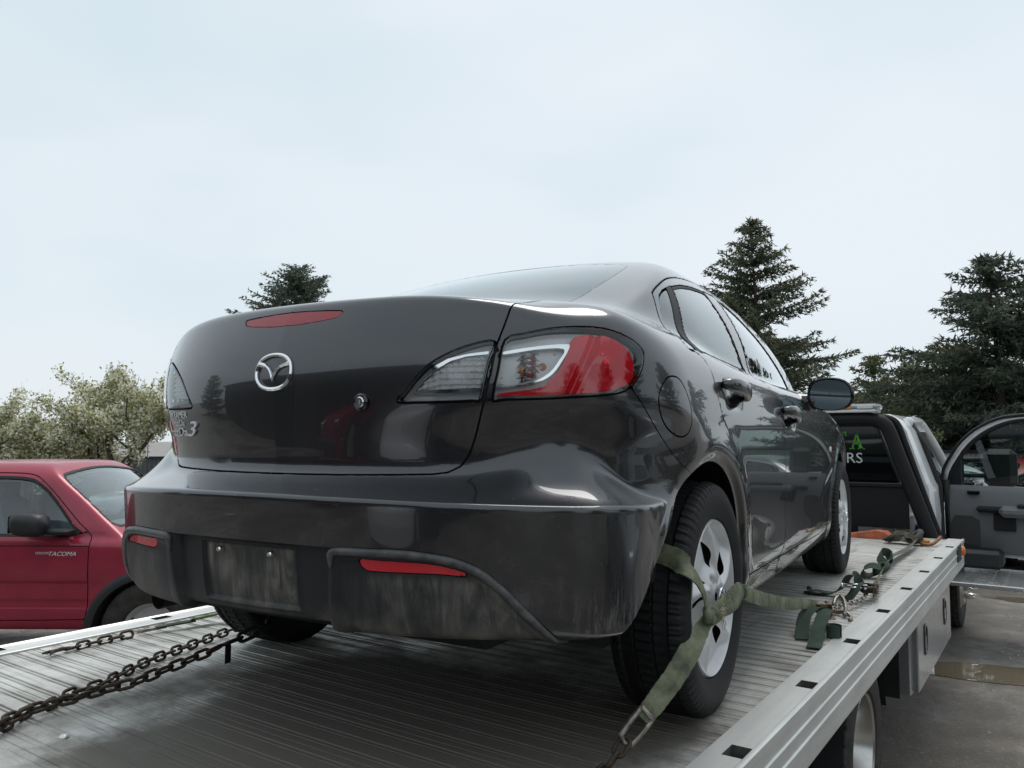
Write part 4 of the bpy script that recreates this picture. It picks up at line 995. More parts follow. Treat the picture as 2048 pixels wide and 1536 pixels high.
# rear wall with window opening
WB, WT, WZ0, WZ1 = .755, .585, .375, .875
wall = rr1
pts = [(p_[0], p_[2]) for p_ in wall]
win = [(0, WZ0), (WB-.03, WZ0), (WB, WZ0+.03), (WT+.02, WZ1-.03), (WT-.02, WZ1), (0, WZ1)]
poly_in = [(0, WZ0)]*2+[(WB-.05, WZ0), (WB-.02, WZ0), (WB, WZ0+.02), (WB-.01, WZ0+.06), (WT+.02, WZ1-.04), (WT+.005, WZ1-.015), (WT-.03, WZ1), (WT-.2, WZ1), (0, WZ1)]
both([[(a, 5.235, b) for a, b in poly_in], [(a, 5.235, b) for a, b in pts]])
# roof and screen frame ahead of the doors
both([cab_ring(5.60, 1.015)[6:], cab_ring(6.2, 1.015)[6:], [(x_, 6.55+.1*(x_ < .3), z_-.06) for x_, y_, z_ in cab_ring(6.5, 1.0)[6:]]])
# nose: cowl, bonnet and fenders
nose = [[(0, y_, z_), (w_*.6, y_, z_-.01), (w_*.92, y_, z_-.06), (w_, y_, z_-.16), (w_, y_, z2)] for y_, z_, w_, z2 in ((6.75, .40, .95, -.42), (7.2, .38, .95, -.05), (7.9, .28, .93, -.05), (8.1, .10, .90, -.1))]
both(nose)
cabm.build('cab_shell', M_WHITE, cab, smooth=True, ang=35)
apl = MB()
for sx in (-1, 1): MB().tube([tuple(q) for q in smooth_poly([(sx*.775, 5.58, .90), (sx*.78, 6.0, .915), (sx*.79, 6.3, .885), (sx*.85, 6.65, .70), (sx*.915, 6.95, .48), (sx*.955, 7.15, .34)], 4, False)], .05, 8).build('screen_pillar', M_WHITE, cab, smooth=True)
MB().add([(-.74, 6.5, .90), (.74, 6.5, .90), (.93, 7.1, .38), (-.93, 7.1, .38)], [(0, 1, 2, 3)]).build('cab_windshield', M_TINT, cab)
MB().box((0, 6.0, -.36), (1.86, 1.5, .08)).build('cab_floor', M_INT2, cab)
for sx in (-.45, .45):
    MB().box((sx, 5.75, .12), (.6, .25, .85), bev=.06).build('cab_seat', M_INT2, cab)
MB().box((0, 6.75, .28), (1.8, .3, .35), bev=.05).build('cab_dash', M_INT2, cab)
MB().box((-.99, 6.1, .0), (.05, 1.2, .75)).build('driver_door', M_WHITE, cab)
wg = MB(); Pw = [(a, b) for a, b in poly_in[1:]]; Pw = Pw+[(-a, b) for a, b in Pw[::-1]]
wg.add([(a, 5.242, b) for a, b in Pw], [tuple(range(len(Pw)))]); rw = wg.build('cab_rear_window', M_TINT, cab)
sl_ = MB()
for a, b in zip(poly_in[1:-1], poly_in[2:]):
    for sx in (1, -1): sl_.tube([(sx*a[0], 5.233, a[1]), (sx*b[0], 5.233, b[1])], .011, 6)
sl_.build('window_seal', M_BLACK, rw)
# lettering on the rear window
M_LGREEN = mat('green_vinyl', (.10, .50, .05), .5); M_LWHITE = mat('white_vinyl', (.75, .77, .78), .5)
def put_text(txt, x0, z0, w, h, y, mt, par, serif=False):
    me, co = text_mesh(txt, h, w, .002, mt, 0, 'lettering')
    P = np.stack([co[:, 0]+x0, y-co[:, 2], co[:, 1]+z0], 1); me.vertices.foreach_set('co', P.astype(np.float32).ravel()); me.update()
    return obj('lettering', me, par)
def serif_letter(strokes, mt, par):
    mb = MB()
    for p_ in strokes: mb.prism(p_, .003, lambda u, v, w: (u, 5.2385-w, v))
    mb.build('lettering', mt, par)
ax, aw, z0, h = .365, .125, .672, .150
serif_letter([[(ax+.018, z0), (ax+.030, z0), (ax+.066, z0+h*.86), (ax+.060, z0+h)], [(ax+.082, z0), (ax+.112, z0), (ax+.064, z0+h), (ax+.060, z0+h), (ax+.056, z0+h*.90)],
              [(ax+.036, z0+.042), (ax+.090, z0+.042), (ax+.087, z0+.052), (ax+.039, z0+.052)], [(ax+.004, z0), (ax+.044, z0), (ax+.044, z0+.007), (ax+.004, z0+.007)], [(ax+.070, z0), (ax+.126, z0), (ax+.126, z0+.007), (ax+.070, z0+.007)]], M_LGREEN, rw)
tx = .225
serif_letter([[(tx+.048, z0), (tx+.072, z0), (tx+.072, z0+h), (tx+.048, z0+h)], [(tx, z0+h-.012), (tx+.12, z0+h-.012), (tx+.12, z0+h), (tx, z0+h)], [(tx, z0+h-.04), (tx+.008, z0+h-.04), (tx+.014, z0+h-.012), (tx, z0+h-.012)], [(tx+.112, z0+h-.04), (tx+.12, z0+h-.04), (tx+.12, z0+h-.012), (tx+.106, z0+h-.012)], [(tx+.034, z0), (tx+.086, z0), (tx+.086, z0+.007), (tx+.034, z0+.007)]], M_LGREEN, rw)
put_text('RS', .345, .552, .125, .088, 5.238, M_LWHITE, rw)
# open passenger door, seen from inside: window frame, trim panel, armrest, towing mirror beyond the glass
dx, dy = .96, 6.42
dc = empty('cab_door', (dx, dy, 0), rad(-8), parent=cab)     # local x outwards from hinge, z up
fr_out = [(0.0, -.30), (.0, .34), (.10, .60), (.24, .78), (.42, .90), (.62, .955), (1.02, .965), (1.10, .93), (1.14, .30), (1.14, -.30)]
fr_out = [tuple(q) for q in smooth_poly(fr_out, 3, False)]
dm = MB(); dm.prism([(a, b) for a, b in fr_out if b < .3301], .10, lambda u, v, w: (u, w-.01, v)); dm.build('door_skin', M_WHITE, dc)
ft_ = MB(); up_pts = [(a, .03, b) for a, b in fr_out if b > .30]
ft_.tube(up_pts, .030, 8); ft_.build('window_frame', M_WHITE, dc, smooth=True)
ft_ = MB(); ft_.tube([(a+(.025 if a < .6 else -.02 if a > 1 else 0), .022, b-(.022 if b > .4 else 0)) for a, _, b in up_pts], .022, 6); ft_.tube([(-.02, -.02, -.30), (-.02, -.02, .34)]+[(a-.028 if a < .6 else a, -.01, b+.02) for a, _, b in up_pts], .016, 6); ft_.build('door_seal', M_BLACK, dc, smooth=True)
wgp = [(a*.97+.02, b) for a, b in fr_out if b > .31]; MB().add([(a, .035, b) for a, b in wgp], [tuple(range(len(wgp)))]).build('door_window', glass_mat('door_glass', (.45, .55, .52)), dc)
tr = MB(); rows = []
for z_, d_ in ((-.27, .03), (-.24, .055), (-.02, .07), (.10, .085), (.16, .075), (.28, .06), (.325, .035), (.335, .0)):
    rows.append([(x_, -.012-d_*(1 if .05 < x_ < 1.1 else .4), z_) for x_ in (.03, .06, .1, .3, .6, .9, 1.08, 1.11)])
tr.grid(rows).build('trim_panel', M_INT, dc, smooth=True, ang=50)
tr = MB(); tr.box((.78, -.15, .12), (.62, .12, .10), bev=.035); tr.build('arm_rest', M_INT, dc, ang=40)
tr = MB(); tr.box((.44, -.135, .13), (.30, .07, .055), bev=.02); tr.box((.86, -.16, .175), (.5, .09, .03), bev=.012); tr.build('door_pull', M_INT2, dc)
tr = MB(); tr.box((.50, -.105, .02), (.17, .02, .15), bev=.008); tr.build('pull_cup', M_INT2, dc)
tr = MB(); tr.prism([(.07, -.2), (.30, -.2), (.30, .02), (.24, .06), (.10, .06), (.07, .0)], .006, lambda u, v, w: (u, -.086-w, v)); tr.build('speaker_grille', mat('speaker_cloth', (.06, .06, .06), .8), dc)
tr = MB(); tr.box((.26, -.10, .275), (.10, .03, .04), bev=.008); tr.build('inside_latch', M_GLOSSB, dc)
mm = empty('towing_mirror', (0, 0, 0), parent=dc)
MB().box((.42, .22, .49), (.27, .13, .36), bev=.05).build('mirror_housing', M_PLAST, mm, ang=50)
ar = MB(); ar.tube([(.08, .06, .56), (.32, .20, .57)], .022, 8); ar.tube([(.08, .06, .42), (.32, .20, .42)], .022, 8); ar.box((.09, .05, .44), (.13, .05, .34), bev=.02); ar.build('mirror_bracket', M_PLAST, mm)
# cab corner seals, door jamb
for P in ([(.80, 5.62, .90), (.90, 5.62, .70), (1.0, 5.62, .36), (1.01, 5.62, -.30)], [(.98, 6.38, .38), (.99, 6.40, -.32)]): MB().tube(P, .028, 8).build('door_jamb', M_BLACK, cab, smooth=True)
# running board
rb = MB(); rb.box((1.20, 5.98, -.44), (.78, 1.0, .035), bev=.006)
for i in range(6): rb.box((.95+i*.1, 5.98, -.4205), (.022, .95, .006))
rb.build('running_board', M_BOXAL, truck)
MB().box((1.15, 6.25, -.30), (.55, .4, .16), bev=.03).build('rocker_panel', M_PLAST, truck)
# headache rack: bent black tube with polished inner tube
M_RACK = mat('black_rack_steel', (.006, .006, .007), .55, 0, 0, .3)
rk = empty('headache_rack', (0, 0, 0), parent=truck)
def rackpath(w0, w1, zt, zb, y, r_=.16):
    R = [(w1, y, zb), (w0+.30*(w1-w0), y, zb+.70*(zt-zb)), (w0+.10*(w1-w0), y, zb+.90*(zt-zb)), (w0, y, zt-.045), (w0-.06, y, zt-.012), (w0-.16, y, zt)]
    R = [tuple(q) for q in smooth_poly(R, 5, False)]
    return R+[(-a, b, c) for a, b, c in R[::-1]]
MB().tube(rackpath(.70, 1.06, .925, -.16, 4.93), .055, 10).build('rack_tube', M_RACK, rk, smooth=True)
MB().tube(rackpath(.765, 1.10, .945, -.16, 5.03), .028, 10).build('rack_tube', M_RACK, rk, smooth=True)
MB().box((0, 4.955, .205), (1.72, .03, .33)).build('rack_panel', M_RACK, rk)
MB().box((0, 4.945, .385), (1.66, .05, .035), bev=.006).build('rack_crossbar', M_RACK, rk)
MB().box((0, 4.945, -.02), (.95, .03, .12)).build('rack_foot_panel', M_RACK, rk)
lbp = empty('light_bar', (0, 0, 0), parent=truck)
MB().box((0, 4.98, 1.022), (1.34, .24, .05), bev=.02).build('bar_top', mat('clear_grey_lens', (.28, .29, .30), .15, 0, .6), lbp, ang=40)
MB().box((0, 4.98, .988), (1.30, .25, .025), bev=.008).build('bar_base', M_WHITE, lbp)
for i in range(8): MB().box((-.57+i*.163, 4.856, 1.02), (.12, .01, .03), bev=.003).build('lamp_module', mat('lamp_module_%d' % i, (.6, .6, .6) if i % 3 else (.55, .25, .05), .2), lbp)
for sx in (-.42, .42): MB().box((sx, 4.97, .955), (.07, .08, .05)).build('bar_foot', M_RACK, lbp)
# pale ribbed locker and blue can behind the cab
lc = MB(); lc.box((.76, 5.12, .03), (.24, .14, .26), bev=.02)
for i in range(4): lc.box((.68+i*.055, 5.046, .03), (.02, .02, .22), bev=.006)
lc.build('winch_cover', mat('pale_grey_paint', (.50, .50, .48), .4, .3, var=.15, vscale=20), truck)
MB().box((.935, 5.13, -.02), (.10, .12, .20), bev=.02).build('fluid_tank', mat('blue_plastic', (.02, .05, .25), .4), truck)
tl = MB().prism([(.40, 4.42), (.46, 4.42), (.745, 4.52), (.77, 4.60), (.72, 4.63), (.40, 4.52)], .0, None)
dk = MB(); P = [(.36, -.0), (.40, .006), (.70, .062), (.76, .055), (.79, .03), (.79, 0)]
dk.prism(P, .14, lambda u, v, w: (u, 4.46+w, v)); dk.build('orange_skate', mat('worn_orange_paint', (.62, .16, .07), .6, col2=(.16, .07, .04), vscale=14), None, label='worn orange wedge lying at the front end of the deck', cat='wedge')
# rivet heads on the deck
for (rx, ry) in ((-.21, -1.03), (.35, -1.03)):
    MB().lathe([(0, .013), (.003, .011), (.0055, .006), (.006, 0)], 14, 'z', (rx, ry, .0002)).build('rivet', M_RAIL, truck, smooth=True)
# ---------------------------------------------------------------- chains, straps and ratchets on the deck
M_RUST = mat('rusty_chain_steel', (.085, .062, .045), .62, .55, col2=(.035, .026, .02), vscale=60, bump=.5, bscale=400)
M_GALV = mat('worn_galvanised_steel', (.36, .35, .33), .4, .8, col2=(.15, .11, .08), vscale=45)
M_BLKST = mat('black_oxide_steel', (.014, .013, .013), .5, .4)
def link_mesh(name, L_=.060, W_=.035, r=.0050, m=None):
    pts = []; a = L_/2-W_/2; b = W_/2-r
    for k in range(9): t = -math.pi/2+math.pi*k/8; pts.append((a+b*math.cos(t), b*math.sin(t), 0))
    for k in range(9): t = math.pi/2+math.pi*k/8; pts.append((-a+b*math.cos(t), b*math.sin(t), 0))
    return MB().tube(pts, r, 8, closed=True).mesh(name, m, True)
LINK = link_mesh('link', m=M_RUST); LINKG = link_mesh('link', m=M_GALV); LINKS = link_mesh('link', .040, .026, .0042, M_GALV); LINKB = link_mesh('link', .075, .040, .0062, M_BLKST)
def resample(P, d):
    P = smooth_poly(P, 8, False); s = np.concatenate([[0], np.cumsum(np.linalg.norm(np.diff(P, axis=0), axis=1))]); n = int(s[-1]/d)
    return np.stack([np.interp(np.arange(n+1)*d, s, P[:, i]) for i in range(3)], 1)
def chain(P, parent, me, pitch=.0405, roll0=.35, seed=1):
    Q = resample(P, pitch); rnd = random.Random(seed); out_ = []
    for i in range(len(Q)-1):
        t = Vector(Q[i+1]-Q[i]).normalized(); c_ = Vector((Q[i]+Q[i+1])/2)
        s_ = t.cross(Vector((0, 0, 1))).normalized(); n_ = s_.cross(t)
        a = roll0+(math.pi/2 if i % 2 else 0)+rnd.uniform(-.16, .16)
        y_ = s_*math.cos(a)+n_*math.sin(a); z_ = t.cross(y_)
        o = obj('link', me[i % len(me)] if isinstance(me, list) else me, parent)
        o.matrix_basis = Matrix(((t.x, y_.x, z_.x, c_.x), (t.y, y_.y, z_.y, c_.y), (t.z, y_.z, z_.z, c_.z), (0, 0, 0, 1))); out_.append(o)
    return Q
def webbing(name, c1, c2, c3):
    m = mat(name, c1, .85); t = m.node_tree; b = t.nodes['Principled BSDF']
    tcn = t.nodes.new('ShaderNodeTexCoord'); n1 = t.nodes.new('ShaderNodeTexNoise'); n1.inputs['Scale'].default_value = 14; n1.inputs['Detail'].default_value = 6; n1.inputs['Roughness'].default_value = .7; t.links.new(tcn.outputs['Object'], n1.inputs['Vector'])
    r = t.nodes.new('ShaderNodeValToRGB'); e = r.color_ramp.elements; e[0].position = .34; e[0].color = (*c3, 1); e[1].position = .66; e[1].color = (*c2, 1); k = e.new(.5); k.color = (*c1, 1)
    t.links.new(n1.outputs['Fac'], r.inputs['Fac']); t.links.new(r.outputs[0], b.inputs['Base Color'])
    w = t.nodes.new('ShaderNodeTexWave'); w.inputs['Scale'].default_value = 160; w.inputs['Distortion'].default_value = 1.5; t.links.new(tcn.outputs['Object'], w.inputs['Vector'])
    bp = t.nodes.new('ShaderNodeBump'); bp.inputs['Strength'].default_value = .5; bp.inputs['Distance'].default_value = .0015; t.links.new(w.outputs['Fac'], bp.inputs['Height']); t.links.new(bp.outputs[0], b.inputs['Normal'])
    return m
M_WEB = webbing('worn_green_webbing', (.145, .158, .095), (.25, .265, .18), (.065, .07, .05))
M_WEBD = webbing('dark_green_webbing', (.03, .052, .035), (.045, .07, .048), (.02, .032, .024))
def ribbon(P, width, side, th=.003, n=8, cup=0, edge=.0, seed=0):
    """flat strap; side: list of width directions at the given points"""
    Q = smooth_poly(P, n, False); S = smooth_poly(side, n, False); W_ = smooth_poly([(w, 0, 0) for w in (width if isinstance(width, (list, tuple)) else [width]*len(P))], n, False)[:, 0]
    mb = MB(); rows = []; rnd = random.Random(seed)
    for i in range(len(Q)):
        t = Vector(Q[min(i+1, len(Q)-1)]-Q[max(i-1, 0)]).normalized(); s_ = Vector(S[i]); s_ = (s_-t*s_.dot(t)).normalized(); nn = t.cross(s_)
        w = W_[i]/2; c_ = Vector(Q[i]); row = []
        jit = rnd.uniform(-1, 1)*.0012
        for q in (-1, -.6, 0, .6, 1): row.append(c_+s_*(w*q+jit)+nn*(th/2+cup*(1-q*q)))
        for q in (1, .6, 0, -.6, -1): row.append(c_+s_*(w*q+jit)+nn*(-th/2+cup*(1-q*q)))
        row.append(row[0]); rows.append(row)
    mb.grid(rows); mb.f += [tuple(range(10)), tuple((len(Q)-1)*11+k for k in range(10))[::-1]]
    return mb
def shape_tube(P, r, n=8): return MB().tube([tuple(q) for q in smooth_poly(P, 4, False)], r, n)
X_, Y_, Z_ = (1, 0, 0), (0, 1, 0), (0, 0, 1)
# -- two chains running back from under the car
cA = empty('tow_chain', (0, 0, 0), 0, 'rusty chain lying flat on the deck, left of the raised chain with the metal tag', 'chain', 'chains behind the sedan')
chain([(-.335, -1.139, .014), (-.361, -1.112, .014), (-.429, -1.024, .016), (-.43, -.972, .016), (-.485, -.881, .018), (-.494, -.797, .018), (-.56, -.68, .018), (-.622, -.558, .018), (-.663, -.44, .018), (-.70, -.323, .018), (-.735, -.206, .02), (-.75, -.104, .03), (-.76, -.02, .06)], cA, LINK, seed=2)
cB = empty('tow_chain', (0, 0, 0), 0, 'dark chain rising off the deck to the sedan underbody with metal tag hanging', 'chain', 'chains behind the sedan')
QB = chain([(-.32, -1.145, .034), (-.345, -1.105, .036), (-.378, -1.035, .036), (-.388, -.972, .034), (-.385, -.917, .032), (-.397, -.857, .032), (-.386, -.804, .034), (-.368, -.754, .039), (-.376, -.702, .045), (-.372, -.642, .054), (-.365, -.578, .066), (-.356, -.519, .078), (-.352, -.469, .09)], cB, LINK, seed=5, roll0=.8)
chain([(-.352, -.469, .09), (-.344, -.417, .1), (-.33, -.379, .112), (-.322, -.30, .14), (-.31, -.22, .19)], cB, LINKB, pitch=.052, seed=7)
hk = MB(); hk.box((-.355, -.455, .055), (.005, .028, .058), Matrix.Rotation(.25, 4, 'Z'), .003); hk.build('chain_tag', M_BLKST, cB)
# -- left tie-down: short chain, hook, ratchet handle, strap to the left rear tyre
cC = empty('wheel_strap', (0, 0, 0), 0, 'short chain and green strap along the left deck rail to the hidden rear wheel', 'strap')
chain([(-1.003, -.64, .012), (-1.012, -.60, .012), (-1.02, -.55, .012), (-1.02, -.50, .012), (-1.019, -.44, .014), (-1.025, -.375, .014)], cC, LINK, seed=9)
hk = MB(); hk.tube([(-1.004, -.63, .014), (-1.0, -.665, .018), (-.985, -.70, .018), (-.965, -.715, .016)], [.006, .007, .006, .003], 8); hk.tube([(-1.0, -.665, .016), (-1.01, -.70, .014), (-1.015, -.72, .012)], [.006, .006, .003], 8); hk.build('grab_hook', M_RUST, cC, smooth=True)
MB().tube([(-1.025, -.375, .016), (-1.018, -.34, .018), (-1.005, -.27, .02)], .007, 8).build('ring', M_GALV, cC, smooth=True)
ribbon([(-1.014, -.31, .022), (-.997, -.238, .024), (-.98, -.165, .026)], [.026, .032, .03], [X_, X_, X_], .006).build('strap_end', M_WEBD, cC, smooth=True)
ribbon([(-.985, -.18, .03), (-.965, -.10, .035), (-.93, -.04, .05), (-.88, .02, .08)], .05, [(1, .3, .4)]*4).build('strap', webbing('bright_green_webbing', (.12, .26, .06), (.18, .36, .10), (.06, .12, .04)), cC, smooth=True)
def carw(P): return [(CARX+x_*math.cos(PSI)-y_*math.sin(PSI), x_*math.sin(PSI)+y_*math.cos(PSI), z_) for x_, y_, z_ in P]
# -- right rear wheel lasso
K = np.array((1.115, -.09, .298)); E_ = np.array((1.03, -.476, .03))
wl = empty('wheel_strap', (0, 0, 0), 0, 'worn pale green strap wrapped around the right rear wheel and chained down', 'strap')
ln_ = lambda t: tuple(K+(E_-K)*t+np.array((.57, -.80, .12))*.045*max(0.0, math.sin(math.pi*min(max(t, 0), .8)/.8)))
dL = Vector(E_-K).normalized(); sd_ = dL.cross(Vector((.57, -.82, 0)).normalized()).normalized()
twist = lambda a: tuple((sd_*math.cos(a)+dL.cross(sd_)*math.sin(a)))
ribbon([ln_(-.02), ln_(.1), ln_(.25), ln_(.42), ln_(.58), ln_(.70)], [.022, .040, .052, .052, .050, .040], [twist(.9), twist(.5), twist(.2), twist(.05), twist(0), twist(.1)], .0035, seed=3).build('strap', M_WEB, wl, smooth=True, ang=45)
ribbon(carw([(.892, -.185, .30), (.890, -.20, .352), (.888, -.243, .395), (.884, -.286, .424), (.868, -.302, .444), (.84, -.297, .459), (.78, -.29, .468), (.70, -.29, .468)]), [.026, .028, .036, .048, .052, .052, .05, .05], [(.2, -.9, -.4), (.2, -.9, -.4), (.25, -.8, -.5), (.35, -.55, -.7), (.3, -.2, -.9), (.1, -.2, -.95), (.1, -.3, -.9), (.1, -.3, -.9)], .0035, seed=4, cup=.002).build('strap', M_WEB, wl, smooth=True, ang=45)
ribbon([(1.119, -.085, .303), (1.128, -.04, .309), (1.128, .03, .315), (1.118, .12, .317), (1.100, .20, .312), (1.090, .25, .305)], [.022, .044, .064, .066, .052, .032], [(0, -.25, .97)]*6, .004, seed=5, cup=.006).build('strap_loop', M_WEB, wl, smooth=True, ang=45)
ribbon([(1.090, .245, .302), (1.06, .42, .262), (1.025, .63, .215), (1.005, .84, .168), (1.0, 1.035, .128), (1.017, 1.205, .10), (1.04, 1.33, .078)], [.032, .044, .048, .045, .045, .04, .034], [(.1, -.25, .95), (.05, -.25, .95), (0, -.25, .95), (0, -.25, .95), (0, -.3, .95), (-.2, -.3, .9), (-.4, -.3, .8)], .0035, seed=6, cup=.003).build('strap', M_WEB, wl, smooth=True, ang=45)
# knot of webbing and frayed end at the hub
kn = MB()
for (c_, r_, a_) in (((1.122, -.097, .302), .021, .0), ((1.127, -.088, .296), .017, .7)):
    kn.tube([(c_[0]+.006*math.cos(t*2), c_[1]+r_*1.3*math.cos(t), c_[2]+r_*.75*math.sin(t)) for t in [2*math.pi*k/16+a_ for k in range(16)]], .011, 8, closed=True)
kn.build('knot', M_WEB, wl, smooth=True)
fy = MB(); rnd = random.Random(3)
for k in range(26):
    p0 = Vector((1.137, -.062+rnd.uniform(-.012, .012), .300+rnd.uniform(-.016, .016))); p1 = p0+Vector((rnd.uniform(0, .012), rnd.uniform(-.004, .02), rnd.uniform(-.03, .012))); fy.tube([p0, (p0+p1)/2+Vector((.004, 0, .003)), p1], .0009, 4)
fy.build('frayed_end', mat('frayed_fibre', (.42, .40, .30), .9), wl, kind='stuff')
MB().tube([(1.094, .24, .325), (1.101, .244, .312), (1.101, .25, .298), (1.094, .247, .286)], .006, 8).build('strap_keeper', M_WEB, wl, smooth=True)
# long shackle and chain at its foot
sk = MB(); a0, a1 = np.array(ln_(.66)), np.array(ln_(.84)); sdv = np.array(sd_)*.018
sk.tube([tuple(a0+sdv), tuple((a0+a1)/2+sdv*1.05), tuple(a1+sdv*.9), tuple(a1+(a1-a0)*.10), tuple(a1-sdv*.9), tuple((a0+a1)/2-sdv*1.05), tuple(a0-sdv)], .0062, 8); sk.tube([tuple(a0+sdv*1.2), tuple(a0-sdv*1.2)], .007, 8)
sk.build('shackle', M_GALV, wl, smooth=True)
chain([ln_(.835), ln_(.92), ln_(1.0), (1.018, -.55, .014), (1.01, -.66, .012)], wl, LINK, seed=12, roll0=.5)
# first ratchet, its hanging tail and chain with hook
rt1 = empty('ratchet', (0, 0, 0), 0, 'rusty ratchet buckle with dark green strap tails hanging beside the right rail', 'ratchet')
rb_ = MB(); R1 = Matrix.Rotation(.5, 4, 'Z')
for q in (-.022, .022): rb_.box((1.055+q*math.cos(.5)*1.0, 1.33+q*math.sin(.5), .066), (.004, .10, .045), R1, .002)
rb_.tube([(1.03, 1.32, .07), (1.08, 1.345, .07)], .010, 8); rb_.tube([(1.038, 1.295, .086), (1.088, 1.32, .086)], .006, 8); rb_.box((1.085, 1.27, .045), (.05, .06, .006), R1, .002)
rb_.tube([(1.02, 1.355, .055), (1.012, 1.385, .05), (1.04, 1.40, .05), (1.065, 1.38, .055)], .006, 8)
rb_.build('buckle', mat('rusty_buckle', (.30, .19, .13), .55, .5, col2=(.12, .06, .04), vscale=50), rt1, ang=40)
ribbon([(1.048, 1.315, .075), (1.036, 1.24, .082), (1.026, 1.16, .062), (1.036, 1.08, .022), (1.055, 1.02, .008)], .05, [(.93, .2, 0), (.9, .25, 0), (.9, .3, .1), (.95, .3, .1), (.95, .3, 0)], cup=-.002).build('strap_tail', M_WEBD, rt1, smooth=True, ang=45)
ribbon([(1.075, 1.295, .072), (1.085, 1.21, .066), (1.090, 1.13, .042), (1.10, 1.03, .012), (1.12, .91, .006)], .05, [(.93, .25, 0), (.93, .3, 0), (.93, .3, 0), (.95, .25, 0), (.97, .2, 0)], cup=.002).build('strap_tail', M_WEBD, rt1, smooth=True, ang=45)
cyl = MB(); pr_ = []
for k in range(21): a = 2*math.pi*k/20*.93; pr_.append((1.143+.026*math.cos(a), 1.12+.026*math.sin(a), .028))
ribbon(pr_, .05, [Z_]*21, n=1).build('rolled_strap', M_WEBD, rt1, smooth=True, ang=45)
chain([(1.028, 1.40, .04), (1.04, 1.47, .03), (1.05, 1.56, .026), (1.062, 1.64, .03), (1.085, 1.71, .028), (1.10, 1.79, .026), (1.112, 1.86, .034)], rt1, LINKS, pitch=.0275, seed=20)
hk = shape_tube([(1.10, 1.50, .016), (1.09, 1.57, .025), (1.07, 1.64, .045), (1.045, 1.68, .058), (1.03, 1.66, .048), (1.032, 1.61, .03)], [.009]*21, 8); hk.build('claw_hook', M_GALV, rt1, smooth=True)
hk = shape_tube([(1.02, 1.57, .012), (1.06, 1.55, .014), (1.10, 1.52, .022), (1.125, 1.50, .010), (1.13, 1.45, .008)], [.008]*17, 8); hk.build('claw_hook', M_GALV, rt1, smooth=True)
# second ratchet with folded strap
rt2 = empty('ratchet', (0, 0, 0), 0, 'chrome handled ratchet with looped dark green strap nearer the cab', 'ratchet')
rb_ = MB()
for q in (-.02, .02): rb_.box((1.125+q, 1.93, .055), (.004, .12, .05), None, .002)
rb_.tube([(1.095, 1.91, .06), (1.155, 1.91, .06)], .016, 10); rb_.tube([(1.10, 1.97, .07), (1.15, 1.97, .07)], .010, 8)
rb_.build('ratchet_body', M_RUST, rt2, ang=40)
rh = MB(); rh.tube([(1.115, 1.90, .078), (1.01, 1.885, .082)], .005, 8); rh.tube([(1.115, 1.885, .066), (1.012, 1.868, .070)], .005, 8); rh.tube([(1.012, 1.868, .07), (1.01, 1.885, .082)], .006, 8); rh.build('ratchet_handle', M_CHROME, rt2, smooth=True)
ribbon([(.845, 1.955, .018), (.833, 1.962, .016), (.842, 1.972, .008), (.896, 1.955, .007), (.953, 1.975, .018), (1.0, 1.945, .055), (1.03, 1.905, .105), (1.052, 1.895, .122), (1.068, 1.905, .112), (1.085, 1.925, .07), (1.115, 1.94, .045)], .05, [Y_, Y_, Y_, (.2, 1, 0), (.3, 1, .1), (.45, .9, .1), (.5, .85, 0), (.5, .85, 0), (.5, .85, 0), (.6, .8, 0), (.7, .7, 0)]).build('strap_loop', M_WEBD, rt2, smooth=True, ang=45)
ribbon([(.848, 1.955, .018), (.88, 1.95, .024), (.93, 1.965, .016), (.96, 1.975, .022)], .05, [Y_, Y_, (.2, 1, 0), (.3, 1, .1)]).build('strap_loop', M_WEBD, rt2, smooth=True, ang=45)
ribbon([(1.035, 1.83, .012), (1.062, 1.85, .045), (1.08, 1.90, .085), (1.10, 1.97, .075), (1.12, 2.02, .035)], .05, [(.8, -.6, 0)]*5).build('strap_loop', M_WEBD, rt2, smooth=True, ang=45)
ribbon([(1.128, 1.96, .055), (1.098, 2.20, .05), (1.075, 2.42, .046), (1.058, 2.60, .05), (1.048, 2.72, .05)], [.04, .034, .026, .022, .022], [(.9, .2, .5), (.8, .2, .6), (.6, .1, .8), (.6, .1, .8), (.6, .1, .8)]).build('strap', M_WEB, rt2, smooth=True, ang=45)
ribbon([(1.045, 2.70, .05), (1.02, 2.98, .05), (1.0, 3.26, .045), (1.005, 3.55, .034), (1.01, 3.85, .034), (1.01, 4.10, .045), (1.0, 4.25, .055)], [.024, .05, .06, .058, .05, .036, .03], [(.5, .1, .85), (.8, .1, .5), (.95, .1, .25), (.95, .1, .2), (.9, .1, .3), (.7, .1, .6), (.6, .1, .7)], cup=.006).build('strap', webbing('grey_green_webbing', (.09, .10, .07), (.14, .15, .11), (.04, .045, .035)), rt2, smooth=True, ang=45)
kn = MB()
kn.tube([(1.048+.03*math.cos(t), 2.64+.045*math.sin(t), .055+.018*math.sin(t+.7)) for t in [2*math.pi*k/18 for k in range(18)]], .016, 8, closed=True)
kn.build('strap_knot', M_WEBD, rt2, smooth=True)
ribbon([(1.05, 2.62, .06), (1.01, 2.60, .07), (.975, 2.58, .055), (.962, 2.585, .03), (.985, 2.61, .014), (1.03, 2.62, .03)], .06, [(.1, .9, .3)]*6).build('strap_loop', M_WEBD, rt2, smooth=True, ang=45)
ribbon([(1.045, 2.75, .06), (1.0, 2.86, .085), (.985, 3.0, .095), (1.01, 3.10, .075), (1.035, 3.0, .03)], .05, [(.4, .3, .85)]*5).build('strap_loop', M_WEBD, rt2, smooth=True, ang=45)
